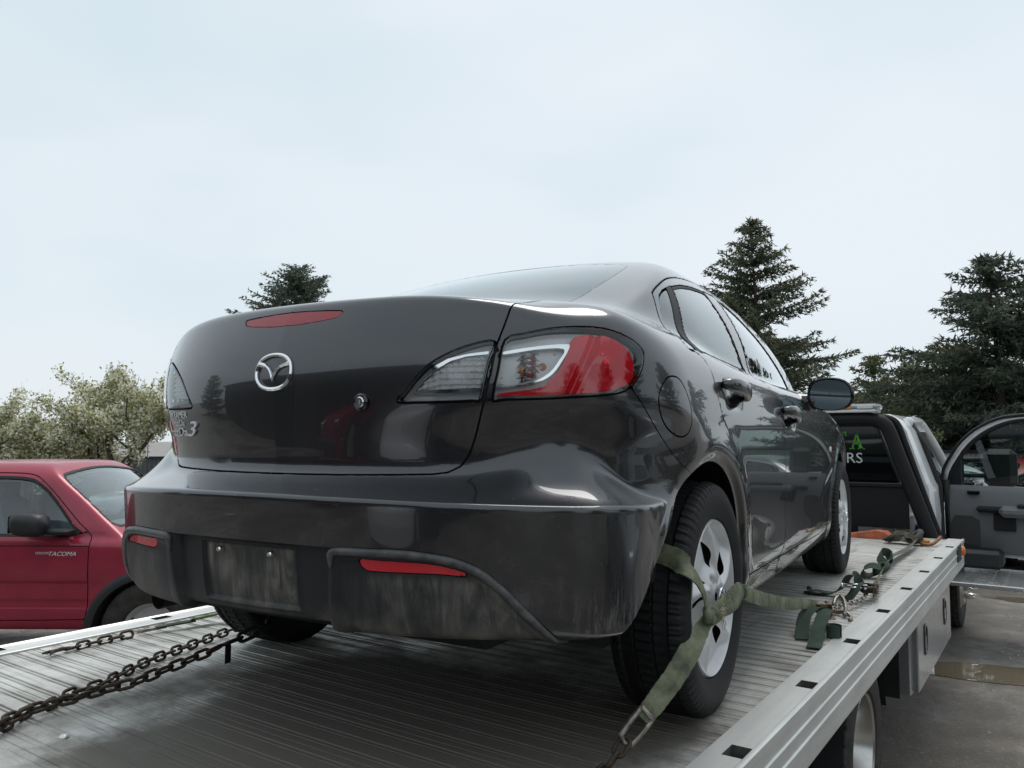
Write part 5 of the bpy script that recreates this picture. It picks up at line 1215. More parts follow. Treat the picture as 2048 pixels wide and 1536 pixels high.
# heap of strap and hook at the front end of the deck
hp = empty('strap_heap', (0, 0, 0), 0, 'crumpled heap of dirty strap and hook at the front of the deck', 'strap')
M_WEBG = webbing('dirty_grey_webbing', (.07, .065, .05), (.12, .11, .085), (.03, .028, .022)); rnd = random.Random(8)
for k in range(6):
    P = [(.80+.04*j+rnd.uniform(-.01, .01), 4.27+.05*math.sin(j*1.1+k*1.3)+rnd.uniform(-.015, .015), .02+.010*k*math.sin(math.pi*j/6)+rnd.uniform(0, .012)) for j in range(7)]
    ribbon(P, .045, [(0, math.cos(k*.8), math.sin(k*.8)*.8)]*7, .004).build('strap_fold', M_WEBG, hp, smooth=True, ang=45)
MB().tube([(1.0+.03*math.cos(t), 4.26+.04*math.sin(t), .06+.035*math.sin(t+1)) for t in [2*math.pi*k/18 for k in range(18)]], .02, 8, closed=True).build('strap_knot', M_WEBG, hp, smooth=True)
shape_tube([(1.02, 4.24, .03), (1.05, 4.20, .018), (1.09, 4.20, .016), (1.12, 4.25, .03), (1.145, 4.34, .06)], [.012]*17, 8).build('hook', mat('orange_rust_hook', (.30, .13, .05), .6, .3, col2=(.12, .06, .035), vscale=40), hp, smooth=True)
MB().box((1.06, 4.27, .03), (.05, .06, .03), None, .008).build('buckle', mat('orange_buckle', (.55, .25, .05), .5), hp)
# ---------------------------------------------------------------- red pickup parked to the left
PKO = Vector((-4.009, 1.836, GZ))
p_wz = cspline([.30, .42, .55, .66, .74, .80, .94, 1.02, 1.10, 1.2], [.74, .775, .788, .79, .802, .806, .803, .795, .775, .74])
p_gz = cspline([.95, 1.05, 1.2, 1.35, 1.48, 1.55], [.772, .757, .715, .665, .60, .52])
def pick_F(x, y, z):
    x = np.sqrt(x*x+1e-8)
    r1 = np.hypot(y, z-.34); r2 = np.hypot(y+2.78, z-.34)
    W = p_wz(z)-.05*np.maximum(y-.2, 0)**2
    for r in (r1, r2): W = W+.012*np.exp(-((r-.45)/.05)**2)
    W = W-.006*np.exp(-((z-.70)/.012)**2)*sstep(-1.7, -1.6, y)*(1-sstep(-.5, -.42, y))-.008*sstep(.60, .56, z)*sstep(.50, .54, z)
    fs = x-W
    hood = z-(1.075-.07*np.maximum(y+.3, 0)-.10*x*x*np.where(y > -.6, 1, .3))
    low = smax(fs, hood, .09)
    low = smax(low, y-(.80-.18*x*x), .14); low = smax(low, .36-z+.06*sstep(.2, .7, y), .05)
    low = np.maximum(low, -2.02-y)
    bed = smax(smax(smax(x-W, z-1.06, .03), np.abs(y+3.06)-1.02, .04), .40-z, .04)
    g = (x-p_gz(z))*.95
    g = smax(g, z-(1.572-.05*x*x-.03*(y+1.3)**2), .09)
    g = smax(g, (z-(1.06+.80*(-.20-y)-.12*x*x-.10*(y+.2)**2))*.78, .06)
    g = smax(g, (-1.98-y+(z-1.0)*.12), .06); g = np.maximum(g, .8-z)
    return smin(np.minimum(low, bed), g, .035)
PV, PT = surface_nets(pick_F, [(-.05, .87, .022)], [(-4.15, -2.0, .06), (-2.0, .0, .024), (.0, .9, .03)], [(.30, 1.62, .022)], near_=.28)
PV, PT = clip(PV, PT, -PV[:, 0]); PV[np.abs(PV[:, 0]) < 1e-4, 0] = 0
pa = np.where(PV[:, 0] > .4, np.maximum(.395-np.hypot(PV[:, 1], PV[:, 2]-.34), .39-np.hypot(PV[:, 1]+2.78, PV[:, 2]-.34)), -1)
PV, PT = clip(PV, PT, pa)
PDOOR = np.concatenate([smooth_poly([(-.475, .47), (-.462, .7), (-.462, .95), (-.47, 1.045), (-.56, 1.12), (-.70, 1.25), (-.82, 1.36), (-.93, 1.445), (-1.02, 1.478), (-1.2, 1.487), (-1.5, 1.483), (-1.57, 1.46), (-1.60, 1.3), (-1.60, .9), (-1.58, .52), (-1.50, .44), (-.55, .44)], 3)])
PWIN = smooth_poly([(-.60, 1.052), (-.62, 1.10), (-.74, 1.235), (-.86, 1.35), (-.96, 1.415), (-1.04, 1.437), (-1.2, 1.446), (-1.48, 1.442), (-1.53, 1.42), (-1.55, 1.3), (-1.55, 1.09), (-1.50, 1.055), (-1.1, 1.05)], 3)
PSCR = np.array([(-.1, -.28), (.55, -.30), (.655, -.32), (.69, -.36), (.60, -.72), (.575, -.775), (.54, -.80), (-.1, -.815)])
pyz = PV[:, 1:]; pside = .45-PV[:, 0]
fd = np.maximum(sd_poly(pyz, PDOOR), pside); fw_ = np.maximum(sd_poly(pyz, PWIN), pside)
fsail = np.maximum(sd_poly(pyz, np.array([(-.46, 1.052), (-.60, 1.052), (-.62, 1.10), (-.66, 1.145), (-.54, 1.06)])), pside)
fsc = np.maximum(sd_poly(PV[:, :2], PSCR), 1.08-PV[:, 2])
fqw = np.maximum(sd_poly(pyz, smooth_poly([(-1.68, 1.08), (-1.68, 1.43), (-1.86, 1.43), (-1.90, 1.08)], 2)), pside)
frw = np.maximum(np.maximum(np.abs(PV[:, 2]-1.27)-.16, PV[:, 0]-.58), PV[:, 1]+1.86)
M_RED = mat('faded_red_paint', (.34, .022, .05), .38, .15, .55, crough=.12, var=.12, vscale=5)
M_PGLASS = glass_mat('pickup_glass', (.80, .90, .88), gain=2.2)
pick = empty('pickup_truck', PKO, -.962, 'faded red pickup truck parked beyond the left edge of the deck', 'pickup truck')
pk = dict(fn=pick_F)
V, T = clip(PV, PT, np.maximum.reduce([-fd, -fsc, -fqw, -frw])+.004); pick_body = panel('pickup_body', V, T, M_RED, pick, sides='C', **pk)[0]
V, T = clip(PV, PT, np.maximum(fd, -np.minimum(fw_, fsail))+.004); pdoors = panel('pickup_door', V, T, M_RED, pick, sides='RL', **pk)
V, T = clip(PV, PT, np.minimum(fw_+.006, 9)); r_ = panel('window_glass', V, T, M_PGLASS, None, sides='RL', offset=-.006, depth=0, lip=0, **pk)
for o_, p_ in zip(r_, pdoors): o_.parent = p_
V, T = clip(PV, PT, np.maximum(fw_-.018, -fw_-.002)); r_ = panel('window_seal', V, T, M_BLACK, None, sides='RL', offset=.001, depth=.02, lip=0, **pk)
for o_, p_ in zip(r_, pdoors): o_.parent = p_
V, T = clip(PV, PT, fsail+.002); r_ = panel('mirror_sail', V, T, M_PLAST, None, sides='RL', offset=.003, **pk)
for o_, p_ in zip(r_, pdoors): o_.parent = p_
V, T = clip(PV, PT, fsc+.003); panel('windshield', V, T, M_PGLASS, pick, sides='C', offset=-.004, depth=0, lip=0, **pk)
V, T = clip(PV, PT, np.maximum(fsc-.016, -fsc-.004)); panel('screen_seal', V, T, M_BLACK, pick, sides='C', offset=.0012, depth=.01, lip=0, **pk)
V, T = clip(PV, PT, fqw+.004); panel('quarter_window', V, T, M_PGLASS, pick, sides='RL', offset=-.005, depth=0, lip=0, **pk)
V, T = clip(PV, PT, frw+.004); panel('cab_back_window', V, T, M_PGLASS, pick, sides='C', offset=-.005, depth=0, lip=0, **pk)
V, T = clip(PV, PT, np.maximum.reduce([-(fw_+.01), -(fsc+.02), -(fqw+.01), -(frw+.01)])); panel('inner_shell', V, T, mat('grey_cab_lining', (.22, .23, .25), .8), pick, sides='C', offset=-.03, depth=0, lip=0, **pk)
# black fender flares and tyres
for sx in (1, -1):
    for yc in (0, -2.78):
        rows = []
        for k in range(25):
            a = math.radians(-14+208*k/24); c_, s_ = math.cos(a), math.sin(a)
            rows.append([(sx*xx, yc+r2*c_, .34+r2*s_) for xx, r2 in ((.79, .475), (.835, .47), (.855, .44), (.853, .405), (.80, .39), (.55, .39))])
        MB().grid(rows, flip=sx < 0).build('fender_flare', M_PLAST, pick, smooth=True, ang=45)
PTY = tyre_mesh('tyre', .36, .25, .205, M_TYRE2, 60); PRM = MB().lathe([(.085, .206), (.08, .19), (.03, .17), (.02, .10), (.05, .07), (.05, 0)], 32, 'x').mesh('rim', M_HUB, True, 40)
for sx in (1, -1):
    for yc in (0, -2.78):
        w = empty('wheel', (sx*.70, yc, .36), 0 if sx > 0 else math.pi, parent=pick); obj('tyre', PTY, w); obj('rim', PRM, w)
        MB().lathe([(0, 0), (0, .385), (.3, .385)], 24, 'x', (sx*.48 if sx > 0 else -.78, yc, .36)).build('wheel_well', M_BLACK, pick)
# mirror, badge, black strip drawn as the door crease shadow, antenna, wipers, interior
def pmirror(sx, door):
    mb = MB(); rows = []
    for i in range(13):
        t = -1+2*i/12; sc = (1-abs(t)**3.2)**(1/3.2); rr = []
        for k in range(24):
            a = 2*math.pi*k/24; c_, s_ = math.cos(a), math.sin(a); e = (abs(c_)**3+abs(s_)**3)**(-1/3)
            rr.append((sx*(.91+.095*c_*e*sc), -.83+.125*t, 1.135+(.085*s_*e-.01*t)*sc))
        rr.append(rr[0]); rows.append(rr)
    mb.grid(rows, flip=sx > 0); o = mb.build('door_mirror', M_PLAST, door, smooth=True)
    MB().box((sx*.83, -.66, 1.075), (.12, .16, .035), bev=.012).build('mirror_arm', M_PLAST, o)
    MB().box((sx*.895, -.957, 1.135), (.12, .006, .12), bev=.002).build('mirror_glass', M_MIRROR, o)
pmirror(1, pdoors[0]); pmirror(-1, pdoors[1])
def side_text(txt, y1, z0, w, h, par, mt, shear=0):
    me, co = text_mesh(txt, h, w, .003, mt, shear, 'lettering'); y_ = y1+co[:, 0]; z_ = z0+co[:, 1]
    x_ = np.full(len(y_), 1.0)
    for _ in range(40): x_ = x_-np.clip(pick_F(x_, y_, z_)*.8, -.03, .03)
    P = np.stack([x_+co[:, 2]+.001, y_, z_], 1); me.vertices.foreach_set('co', P.astype(np.float32).ravel()); me.update(); obj('lettering', me, par)
side_text('TOYOTA', -.845, .909, .10, .018, pdoors[0], M_LWHITE); side_text('TACOMA', -.745, .899, .195, .030, pdoors[0], M_LWHITE, .3)
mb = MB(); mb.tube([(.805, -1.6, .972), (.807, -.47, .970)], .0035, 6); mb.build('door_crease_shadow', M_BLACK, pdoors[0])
MB().tube([(.62, -.12, 1.06), (.63, -.13, 1.10), (.63, -.14, 1.75)], [.016, .006, .0022], 8).build('antenna', M_BLACK, pick, smooth=True)
mb = MB()
for q in (0, .12): mb.tube([(.45-q*4, -.27-.02*q, 1.085), (.25-q*4, -.34, 1.115), (.05-q*3, -.40, 1.15)], .010, 6)
mb.tube([(-.25, -.33, 1.10), (.62, -.28, 1.08)], .014, 6); mb.build('wiper', M_BLACK, pick, smooth=True)
M_PINT = mat('grey_cloth', (.22, .23, .26), .9)
for sx in (.36, -.36):
    st = empty('pickup_seat', (0, 0, 0), parent=pick)
    MB().box((sx, -1.30, .98), (.48, .16, .62), Matrix.Rotation(rad(14), 4, 'X'), .06).build('seat_back', M_PINT, st)
    MB().box((sx, -1.06, .74), (.48, .48, .16), bev=.05).build('seat_cushion', M_PINT, st)
    MB().box((sx, -1.37, 1.38), (.27, .10, .19), Matrix.Rotation(rad(10), 4, 'X'), .05).build('head_rest', M_PINT, st, ang=60)
    hp_ = MB()
    for q in (-.06, .06): hp_.tube([(sx+q, -1.35, 1.22), (sx+q, -1.36, 1.32)], .006, 6)
    hp_.build('rest_posts', M_CHROME, st)
sw = MB(); sw.tube([(-.36+.18*math.cos(a), -.72+.09*math.sin(a), 1.12+.16*math.sin(a)) for a in [2*math.pi*k/24 for k in range(24)]], .014, 8, closed=True); sw.tube([(-.36, -.72, 1.12), (-.36, -.55, 1.02)], .03, 8); sw.tube([(-.53, -.72, 1.12), (-.19, -.72, 1.12)], .012, 6); sw.build('steering_wheel', M_SEAT, pick, smooth=True)
MB().box((0, -.50, 1.0), (1.4, .40, .16), bev=.05).build('dashboard', M_PINT, pick)
MB().box((0, -.88, 1.475), (.22, .03, .055), bev=.015).build('interior_mirror', M_PLAST, pick)
MB().box((0, -1.1, .42), (1.5, 1.9, .08)).build('floor_pan', M_BLACK, pick)
for sx in (.55, -.55): MB().box((sx, .77, .80), (.34, .08, .17), bev=.03).build('headlamp', M_LENS, pick)
MB().box((0, .83, .55), (1.5, .12, .2), bev=.05).build('front_bumper', M_PLAST, pick)
# ---------------------------------------------------------------- other vehicles: same saloon shell in other colours, parked beyond
KEEP = {'trunk_lid', 'rear_bumper', 'lower_valance', 'fuel_door', 'rear_door', 'front_door', 'hood', 'body_shell', 'window_glass', 'quarter_glass', 'divider_bar', 'pillar_cover', 'rear_window', 'windshield', 'inner_shell', 'tail_lamp', 'reversing_lamp', 'lamp_housing', 'red_lens', 'high_brake_lamp', 'wheel', 'tyre', 'hub_cap', 'door_mirror', 'wheel_disc', 'floor_pan'}
kids = {}
for q in bpy.data.objects:
    if q.parent: kids.setdefault(q.parent, []).append(q)
def clone(o, parent, paint, lvl=0):
    c = o.copy(); COL.objects.link(c); c.parent = parent
    if c.type == 'MESH' and o.data.materials and o.data.materials[0] == M_PAINT:
        c.material_slots[0].link = 'OBJECT'; c.material_slots[0].material = paint
    for ch in kids.get(o, []):
        if ch.name.split('.')[0] in KEEP: clone(ch, c, paint, lvl+1)
    return c
def parked(name, loc, rz, paint, label, sz=1.0):
    c = clone(car, None, paint); c.name = name; c.location = loc; c.rotation_euler = (0, 0, rz); c.scale = (sz, sz, sz); tag(c, label, 'car', 'cars parked in the yard'); return c
# ---------------------------------------------------------------- ground
def ground_mat():
    m = mat('wet_gravel_yard', (.12, .11, .10), .7); t = m.node_tree; b = t.nodes['Principled BSDF']
    gm = t.nodes.new('ShaderNodeNewGeometry')
    def noise(sc, det=6, ro=.6, scale3=None):
        n_ = t.nodes.new('ShaderNodeTexNoise'); n_.inputs['Scale'].default_value = sc; n_.inputs['Detail'].default_value = det; n_.inputs['Roughness'].default_value = ro
        if scale3:
            mp_ = t.nodes.new('ShaderNodeMapping'); mp_.inputs['Scale'].default_value = scale3; mp_.inputs['Rotation'].default_value = (0, 0, .5); t.links.new(gm.outputs['Position'], mp_.inputs[0]); t.links.new(mp_.outputs[0], n_.inputs['Vector'])
        else: t.links.new(gm.outputs['Position'], n_.inputs['Vector'])
        return n_.outputs['Fac']
    def mr(src, a, b_, c=0, d=1):
        r = t.nodes.new('ShaderNodeMapRange'); r.interpolation_type = 'SMOOTHSTEP'
        for i, v in zip((1, 2, 3, 4), (a, b_, c, d)): r.inputs[i].default_value = v
        t.links.new(src, r.inputs[0]); return r.outputs[0]
    def mix(f, a, c):
        x_ = t.nodes.new('ShaderNodeMixRGB'); t.links.new(f, x_.inputs[0])
        for i, v in ((1, a), (2, c)):
            if isinstance(v, tuple): x_.inputs[i].default_value = (*v, 1)
            else: t.links.new(v, x_.inputs[i])
        return x_.outputs[0]
    big = noise(.55, 7, .65); mid = noise(5, 6, .7); fine = noise(38, 5, .75); grit = noise(130, 3, .7)
    c = mix(mr(big, .44, .60), (.135, .115, .095), (.34, .32, .30))
    c = mix(mr(mid, .42, .62), c, (.18, .155, .13))
    c = mix(mr(fine, .55, .68), c, (.36, .34, .32)); c = mix(mr(grit, .57, .68), c, (.07, .063, .055))
    t.links.new(c, b.inputs['Base Color']); t.links.new(mr(big, .40, .62, .30, .75), b.inputs['Roughness'])
    ad = t.nodes.new('ShaderNodeMath'); ad.operation = 'MULTIPLY_ADD'; ad.inputs[1].default_value = .5; t.links.new(grit, ad.inputs[0]); t.links.new(fine, ad.inputs[2])
    bp = t.nodes.new('ShaderNodeBump'); bp.inputs['Strength'].default_value = .9; bp.inputs['Distance'].default_value = .02; t.links.new(ad.outputs[0], bp.inputs['Height']); t.links.new(bp.outputs[0], b.inputs['Normal'])
    return m
S_ = 400
obj('ground', mesh_of('ground', [(-S_, -S_, GZ), (S_, -S_, GZ), (S_, S_, GZ), (-S_, S_, GZ)], [(0, 1, 2, 3)], ground_mat(), False), None, kind='structure')
M_PUD = mat('muddy_puddle_water', (.15, .125, .09), .03, 0, 0, .5)
def puddle(cx, cy, rx, ry, seed, rot=0):
    rnd = random.Random(seed); ph = [rnd.uniform(0, 6.28) for _ in range(5)]; P = []
    for k in range(64):
        a = 2*math.pi*k/64; q = 1+.16*math.sin(2*a+ph[0])+.12*math.sin(3*a+ph[1])+.08*math.sin(5*a+ph[2])+.05*math.sin(9*a+ph[3])+.03*math.sin(15*a+ph[4])
        x_, y_ = rx*q*math.cos(a), ry*q*math.sin(a); P.append((cx+x_*math.cos(rot)-y_*math.sin(rot), cy+x_*math.sin(rot)+y_*math.cos(rot), GZ+.004))
    return obj('puddle', mesh_of('puddle', P, [tuple(range(64))], M_PUD, False), None, kind='structure')
puddle(2.05, 5.05, 1.12, .36, 3, .12); puddle(1.45, 8.3, .32, .14, 5); puddle(3.6, 9.2, .8, .25, 8)
tr_m = mat('dark_mud', (.11, .10, .09), .6, var=.3, vscale=12, bump=.5, bscale=90)
for q, (xo, w_) in enumerate(((1.62, .055), (1.74, .05), (1.86, .05), (2.02, .06), (2.5, .055), (2.62, .05), (2.74, .055), (3.1, .06))):
    rows = []
    for k in range(30):
        y_ = -.5+k*.17; xc = xo+.30*math.sin((y_+1.2)*.33)+.008*math.sin(k*2.7+q); hh = .008+.004*math.sin(k*1.9+q*2)
        rows.append([(xc-w_/2, y_, GZ+.0008), (xc-w_/4, y_, GZ+hh), (xc+w_/4, y_, GZ+hh*.9), (xc+w_/2, y_, GZ+.0008)])
    MB().grid(rows).build('tyre_track', tr_m, None, smooth=True, kind='structure')
# loose stones on the yard
st = MB(); rnd = random.Random(4)
for k in range(420):
    x_, y_ = 1.35+rnd.random()**1.5*4.5, .5+rnd.random()*10; s_ = .008+.018*rnd.random()**2
    P = [Vector((rnd.uniform(-1, 1), rnd.uniform(-1, 1), rnd.uniform(-.2, 1))).normalized()*s_*rnd.uniform(.7, 1.2) for _ in range(6)]
    a = [Vector((s_, 0, 0)), Vector((0, s_, 0)), Vector((-s_, 0, 0)), Vector((0, -s_, 0)), Vector((0, 0, s_*.7))]; a = [v*rnd.uniform(.7, 1.25) for v in a]
    st.add([v+Vector((x_, y_, GZ+.001)) for v in a], [(0, 1, 4), (1, 2, 4), (2, 3, 4), (3, 0, 4)])
st.build('loose_stones', mat('pale_stone', (.28, .26, .24), .85, var=.3, vscale=40), None, label='loose stones scattered over the muddy yard', cat='gravel', kind='stuff')
# ---------------------------------------------------------------- trees
def foliage_mat(name, c1, c2, c3, trans=.25):
    m = mat(name, c1, .7, spec=.25); t = m.node_tree; b = t.nodes['Principled BSDF']
    gm = t.nodes.new('ShaderNodeNewGeometry'); r = t.nodes.new('ShaderNodeValToRGB'); e = r.color_ramp.elements
    e[0].position = 0; e[0].color = (*c2, 1); e[1].position = 1; e[1].color = (*c3, 1); k = e.new(.5); k.color = (*c1, 1)
    t.links.new(gm.outputs['Random Per Island'], r.inputs['Fac']); t.links.new(r.outputs[0], b.inputs['Base Color'])
    tr = t.nodes.new('ShaderNodeBsdfTranslucent'); t.links.new(r.outputs[0], tr.inputs[0]); mxs = t.nodes.new('ShaderNodeMixShader'); mxs.inputs[0].default_value = trans
    o = [n_ for n_ in t.nodes if n_.type == 'OUTPUT_MATERIAL'][0]; t.links.new(b.outputs[0], mxs.inputs[1]); t.links.new(tr.outputs[0], mxs.inputs[2]); t.links.new(mxs.outputs[0], o.inputs[0])
    return m
M_BARK = mat('bark', (.055, .042, .032), .9, var=.4, vscale=12)
M_SPR = [foliage_mat('spruce_needles_%d' % i, c, tuple(q*.55 for q in c), d, .4) for i, (c, d) in enumerate((((.105, .125, .085), (.20, .20, .11)), ((.09, .118, .095), (.17, .18, .11)), ((.125, .14, .075), (.23, .22, .11))))]
def spruce(base, H, R_, seed, label, mi=0, lean=(0, 0), pw=.9, z0=.08, droop=.22, dens=1.0, needle=.125, name='spruce_tree'):
    rng = np.random.default_rng(seed); tree = empty(name, base, 0, label, 'tree', 'evergreens beyond the yard')
    tk = MB(); tk.tube([(lean[0]*q*H, lean[1]*q*H, q*H) for q in (0, .25, .5, .75, .97)], [.022*H, .017*H, .012*H, .006*H, .001*H], 8); tk.build('trunk', M_BARK, tree, smooth=True)
    Ps = []; Ds = []; Ls = []; br = MB()
    z = z0*H
    while z < H*.985:
        f = 1-z/H; nb = rng.integers(5, 8)
        for k in range(nb):
            az = rng.uniform(0, 2*np.pi); L_ = max(.12, R_*f**pw*rng.uniform(.62, 1.12)); o_ = np.array([lean[0]*z, lean[1]*z, z+rng.uniform(-.1, .1)])
            d = np.array([np.cos(az), np.sin(az), 0]); up0 = .45*(1-f)+rng.uniform(-.08, .12)
            n_ = max(4, int(L_/.115*dens)); r_ = np.linspace(.06, 1, n_)*L_
            zo = up0*r_-droop*r_**2/max(L_, .3)+.16*(r_/L_)**4*L_
            pts = o_+d*r_[:, None]+np.stack([0*r_, 0*r_, zo], 1)
            if L_ > .5: br.tube([tuple(o_)]+[tuple(pts[i]) for i in range(0, n_, max(1, n_//4))], [.012+.006*L_]+[.004+.008*L_*(1-i/n_) for i in range(0, n_, max(1, n_//4))], 4, cap=False)
            side = np.array([-d[1], d[0], 0])
            for i in range(n_):
                tl = (.10+.30*L_*(1-r_[i]/L_)**.8)*rng.uniform(.6, 1.2) if r_[i] > .12*L_ else .12
                for sg in (-1, 1):
                    a = rng.uniform(.5, 1.05); td = d*np.cos(a)+side*sg*np.sin(a)+np.array([0, 0, rng.uniform(-.55, .12)]); td /= np.linalg.norm(td)
                    m_ = max(2, int(tl/.06)); s_ = np.linspace(0, tl, m_)[:, None]
                    Ps.append(pts[i]+td*s_); Ds.append(np.repeat(td[None], m_, 0)); Ls.append(np.full(m_, needle))
                m_ = 2; Ps.append(np.repeat(pts[i][None], m_, 0)); Ds.append(np.repeat((d+[0, 0, .3])[None], m_, 0)); Ls.append(np.full(m_, needle*1.1))
        z += (.15+.042*H*f*.5)*rng.uniform(.75, 1.25)/dens**.5
    # leader
    for q in np.linspace(.93, 1.0, 10): Ps.append(np.repeat(np.array([[lean[0]*q*H, lean[1]*q*H, q*H]]), 4, 0)); Ds.append(unit(rng.normal(size=(4, 3))*[1, 1, .4]+[0, 0, .9])); Ls.append(np.full(4, needle*.9))
    P = np.concatenate(Ps); D = np.concatenate(Ds); Ln = np.concatenate(Ls); n_ = len(P)
    out_ = []
    for rep in range(2):
        dd = unit(unit(D)+rng.normal(size=(n_, 3))*.55); w = unit(np.cross(dd, rng.normal(size=(n_, 3))))*(Ln*.20)[:, None]
        p0 = P+rng.normal(size=(n_, 3))*.02; tip = p0+dd*(Ln*rng.uniform(.7, 1.35, n_))[:, None]
        out_.append(np.stack([p0-w, p0+w, tip], 1))
    V = np.concatenate(out_).reshape(-1, 3); T = np.arange(len(V)).reshape(-1, 3)
    cr_ = obj('crown', mesh_of('crown', V, T, M_SPR[mi], False), tree)
    br.build('branch_wood', M_BARK, tree)
    return tree
spruce((-22.16, 17.77, GZ), 8.45, 5.0, 11, 'spruce top rising behind the sedan boot, left of the rear window', 1, (0, 0), .62, .35)
spruce((-4.80, 20.12, GZ), 8.0, 3.9, 23, 'tall spruce standing directly behind the sedan roof and door mirror', 0, (-.045, -.03), .78, .18)
spruce((1.00, 18.07, GZ), 5.8, 3.9, 31, 'big dark spruce at the right edge of the picture', 1, (-.05, -.035), .75, .12, droop=.30)
spruce((1.80, 21.06, GZ), 6.3, 3.3, 37, 'dark spruce partly cut off by the right edge, behind the big one', 1, (0, 0), .75, .12, droop=.30)
for i, (x_, y_, H_, R_, lb, mi) in enumerate(((-2.74, 23.99, 4.3, 1.6, 'narrow evergreen above the light bar of the tow truck', 2), (-1.61, 22.34, 3.9, 2.1, 'mid height evergreen just right of the narrow one', 0), (-0.40, 20.74, 4.2, 2.5, 'broad low evergreen behind the open cab door hinge', 2), (-4.16, 26.66, 3.6, 1.9, 'low evergreen behind the sedan door mirror', 2), (0.58, 18.99, 3.4, 2.4, 'low drooping evergreen seen above the open door window', 0))):
    spruce((x_, y_, GZ), H_, R_, 50+i, lb, mi, (0, 0), .55, .04, droop=.3, name='evergreen_shrub')
def leafy(base, H, R_, seed, label, mat_leaf, cnt, size, trunkr=.06, zc=.6, name='leafy_tree', cat='tree', group=None, spread=1.0, blossom=None, bl=.5, skew=(0, 0), keep=.38):
    rng = np.random.default_rng(seed); rnd = random.Random(seed); tree = empty(name, base, 0, label, cat, group); wood = MB(); ends = []
    def grow(p0, d, L_, r_, lvl):
        pts = [p0]; q = p0; dd = d.copy()
        for i in range(4):
            dd = dd+Vector((rnd.uniform(-.22, .22), rnd.uniform(-.22, .22), rnd.uniform(-.05, .14))); dd.normalize(); q = q+dd*(L_/4); pts.append(q)
            if lvl >= 2: ends.append((q, dd.copy()))
        wood.tube(pts, [r_*(1-.13*i) for i in range(5)], 6 if lvl < 2 else 4, cap=False)
        if lvl < 4:
            for k in range(rnd.choice((2, 3)) if lvl else 5):
                a = rnd.uniform(0, 6.28); s_ = rnd.uniform(.45, .95)*spread; nd = (dd+Vector((math.cos(a)*s_+skew[0], math.sin(a)*s_+skew[1], rnd.uniform(-.15, .35)))).normalized()
                st_ = pts[rnd.choice((2, 3, 4))] if lvl else pts[rnd.choice((3, 4))]
                grow(st_, nd, L_*rnd.uniform(.6, .85), r_*.55, lvl+1)
    grow(Vector((0, 0, 0)), Vector((skew[0]*.4, skew[1]*.4, 1)), H*.33, trunkr, 0)
    wood.build('trunk', M_BARK, tree, smooth=True)
    ends = [e for e in ends if rnd.random() < keep]; E2 = np.array([tuple(e[0]) for e in ends]); D2 = np.array([tuple(e[1]) for e in ends])
    def quads(n_, sz, sp, mt, nm):
        k = rng.integers(0, len(E2), n_); c = E2[k]+rng.normal(size=(n_, 3))*sp-D2[k]*rng.uniform(0, .2, n_)[:, None]
        nn = unit(rng.normal(size=(n_, 3))); a = unit(np.cross(nn, rng.normal(size=(n_, 3)))); b_ = np.cross(nn, a); s_ = (sz*rng.uniform(.6, 1.3, n_))[:, None]
        V = np.stack([c-a*s_*.5, c+b_*s_*.32, c+a*s_*.6, c-b_*s_*.32], 1).reshape(-1, 3); F = np.arange(len(V)).reshape(-1, 4)
        obj(nm, mesh_of(nm, V, F, mt, False), tree)
    quads(cnt, size, R_*.05, mat_leaf, 'crown')
    if blossom: quads(int(cnt*bl), size*.9, R_*.045, blossom, 'blossom')
    return tree
M_LEAFY = foliage_mat('young_leaves', (.32, .33, .14), (.20, .22, .08), (.44, .43, .20), .45)
M_PALEG = foliage_mat('pale_spring_leaves', (.34, .36, .17), (.22, .25, .10), (.46, .46, .25), .45)
M_BLOS = foliage_mat('white_blossom', (.84, .82, .68), (.68, .67, .50), (.92, .91, .82), .45)
leafy((-10.67, 4.57, GZ), 3.7, 1.5, 5, 'white blossoming tree above the red pickup roof', M_LEAFY, 9000, .055, .085, name='blossom_tree', spread=1.25, blossom=M_BLOS, bl=2.0, skew=(-.20, -.12))
leafy((-12.72, 4.11, GZ), 3.0, 1.4, 9, 'lower blossoming tree at the left edge behind the pickup', M_LEAFY, 7000, .055, .06, name='blossom_tree', spread=1.35, blossom=M_BLOS, bl=2.0, skew=(-.1, .1))
leafy((-11.61, 4.28, GZ), 2.5, 1.2, 21, 'low blossoming bush between the two blossoming trees', M_LEAFY, 7000, .055, .05, name='blossom_tree', spread=1.4, blossom=M_BLOS, bl=2.0)
leafy((-4.44, 30.12, GZ), 3.6, 1.5, 14, 'pale green leafing tree between the spruce and the narrow evergreen', M_PALEG, 6000, .09, .06)
leafy((-1.03, 17.26, GZ), 2.1, 1.0, 15, 'pale leafing bush just right of the light bar', M_PALEG, 3500, .06, .04, name='leafy_bush', cat='bush')
# ---------------------------------------------------------------- fences and buildings at the edge of the yard
def fence(p0, p1, zt, label, mt, n=24):
    p0 = Vector(p0); p1 = Vector(p1); d = (p1-p0); L_ = d.length; rz = math.atan2(d.y, d.x); f = empty('fence', p0, rz, label, 'fence'); w = L_/n
    prof = []
    for k in range(17): prof.append((w*k/16, .012*(1 if (k//2) % 2 else -1)))
    pm_ = MB().grid([[(x_, y_, 0.05) for x_, y_ in prof], [(x_, y_, zt-GZ) for x_, y_ in prof]]).mesh('sheet_panel', mt)
    rl = MB().box((w/2, 0, zt-GZ+.03), (w, .08, .06)).mesh('top_rail', M_DARKST)
    for i in range(n):
        obj('sheet_panel', pm_, f, (i*w, 0, 0)); obj('top_rail', rl, f, (i*w, 0, 0))
M_SHEET = mat('grey_sheet_metal', (.42, .43, .44), .5, .4, var=.2, vscale=2)
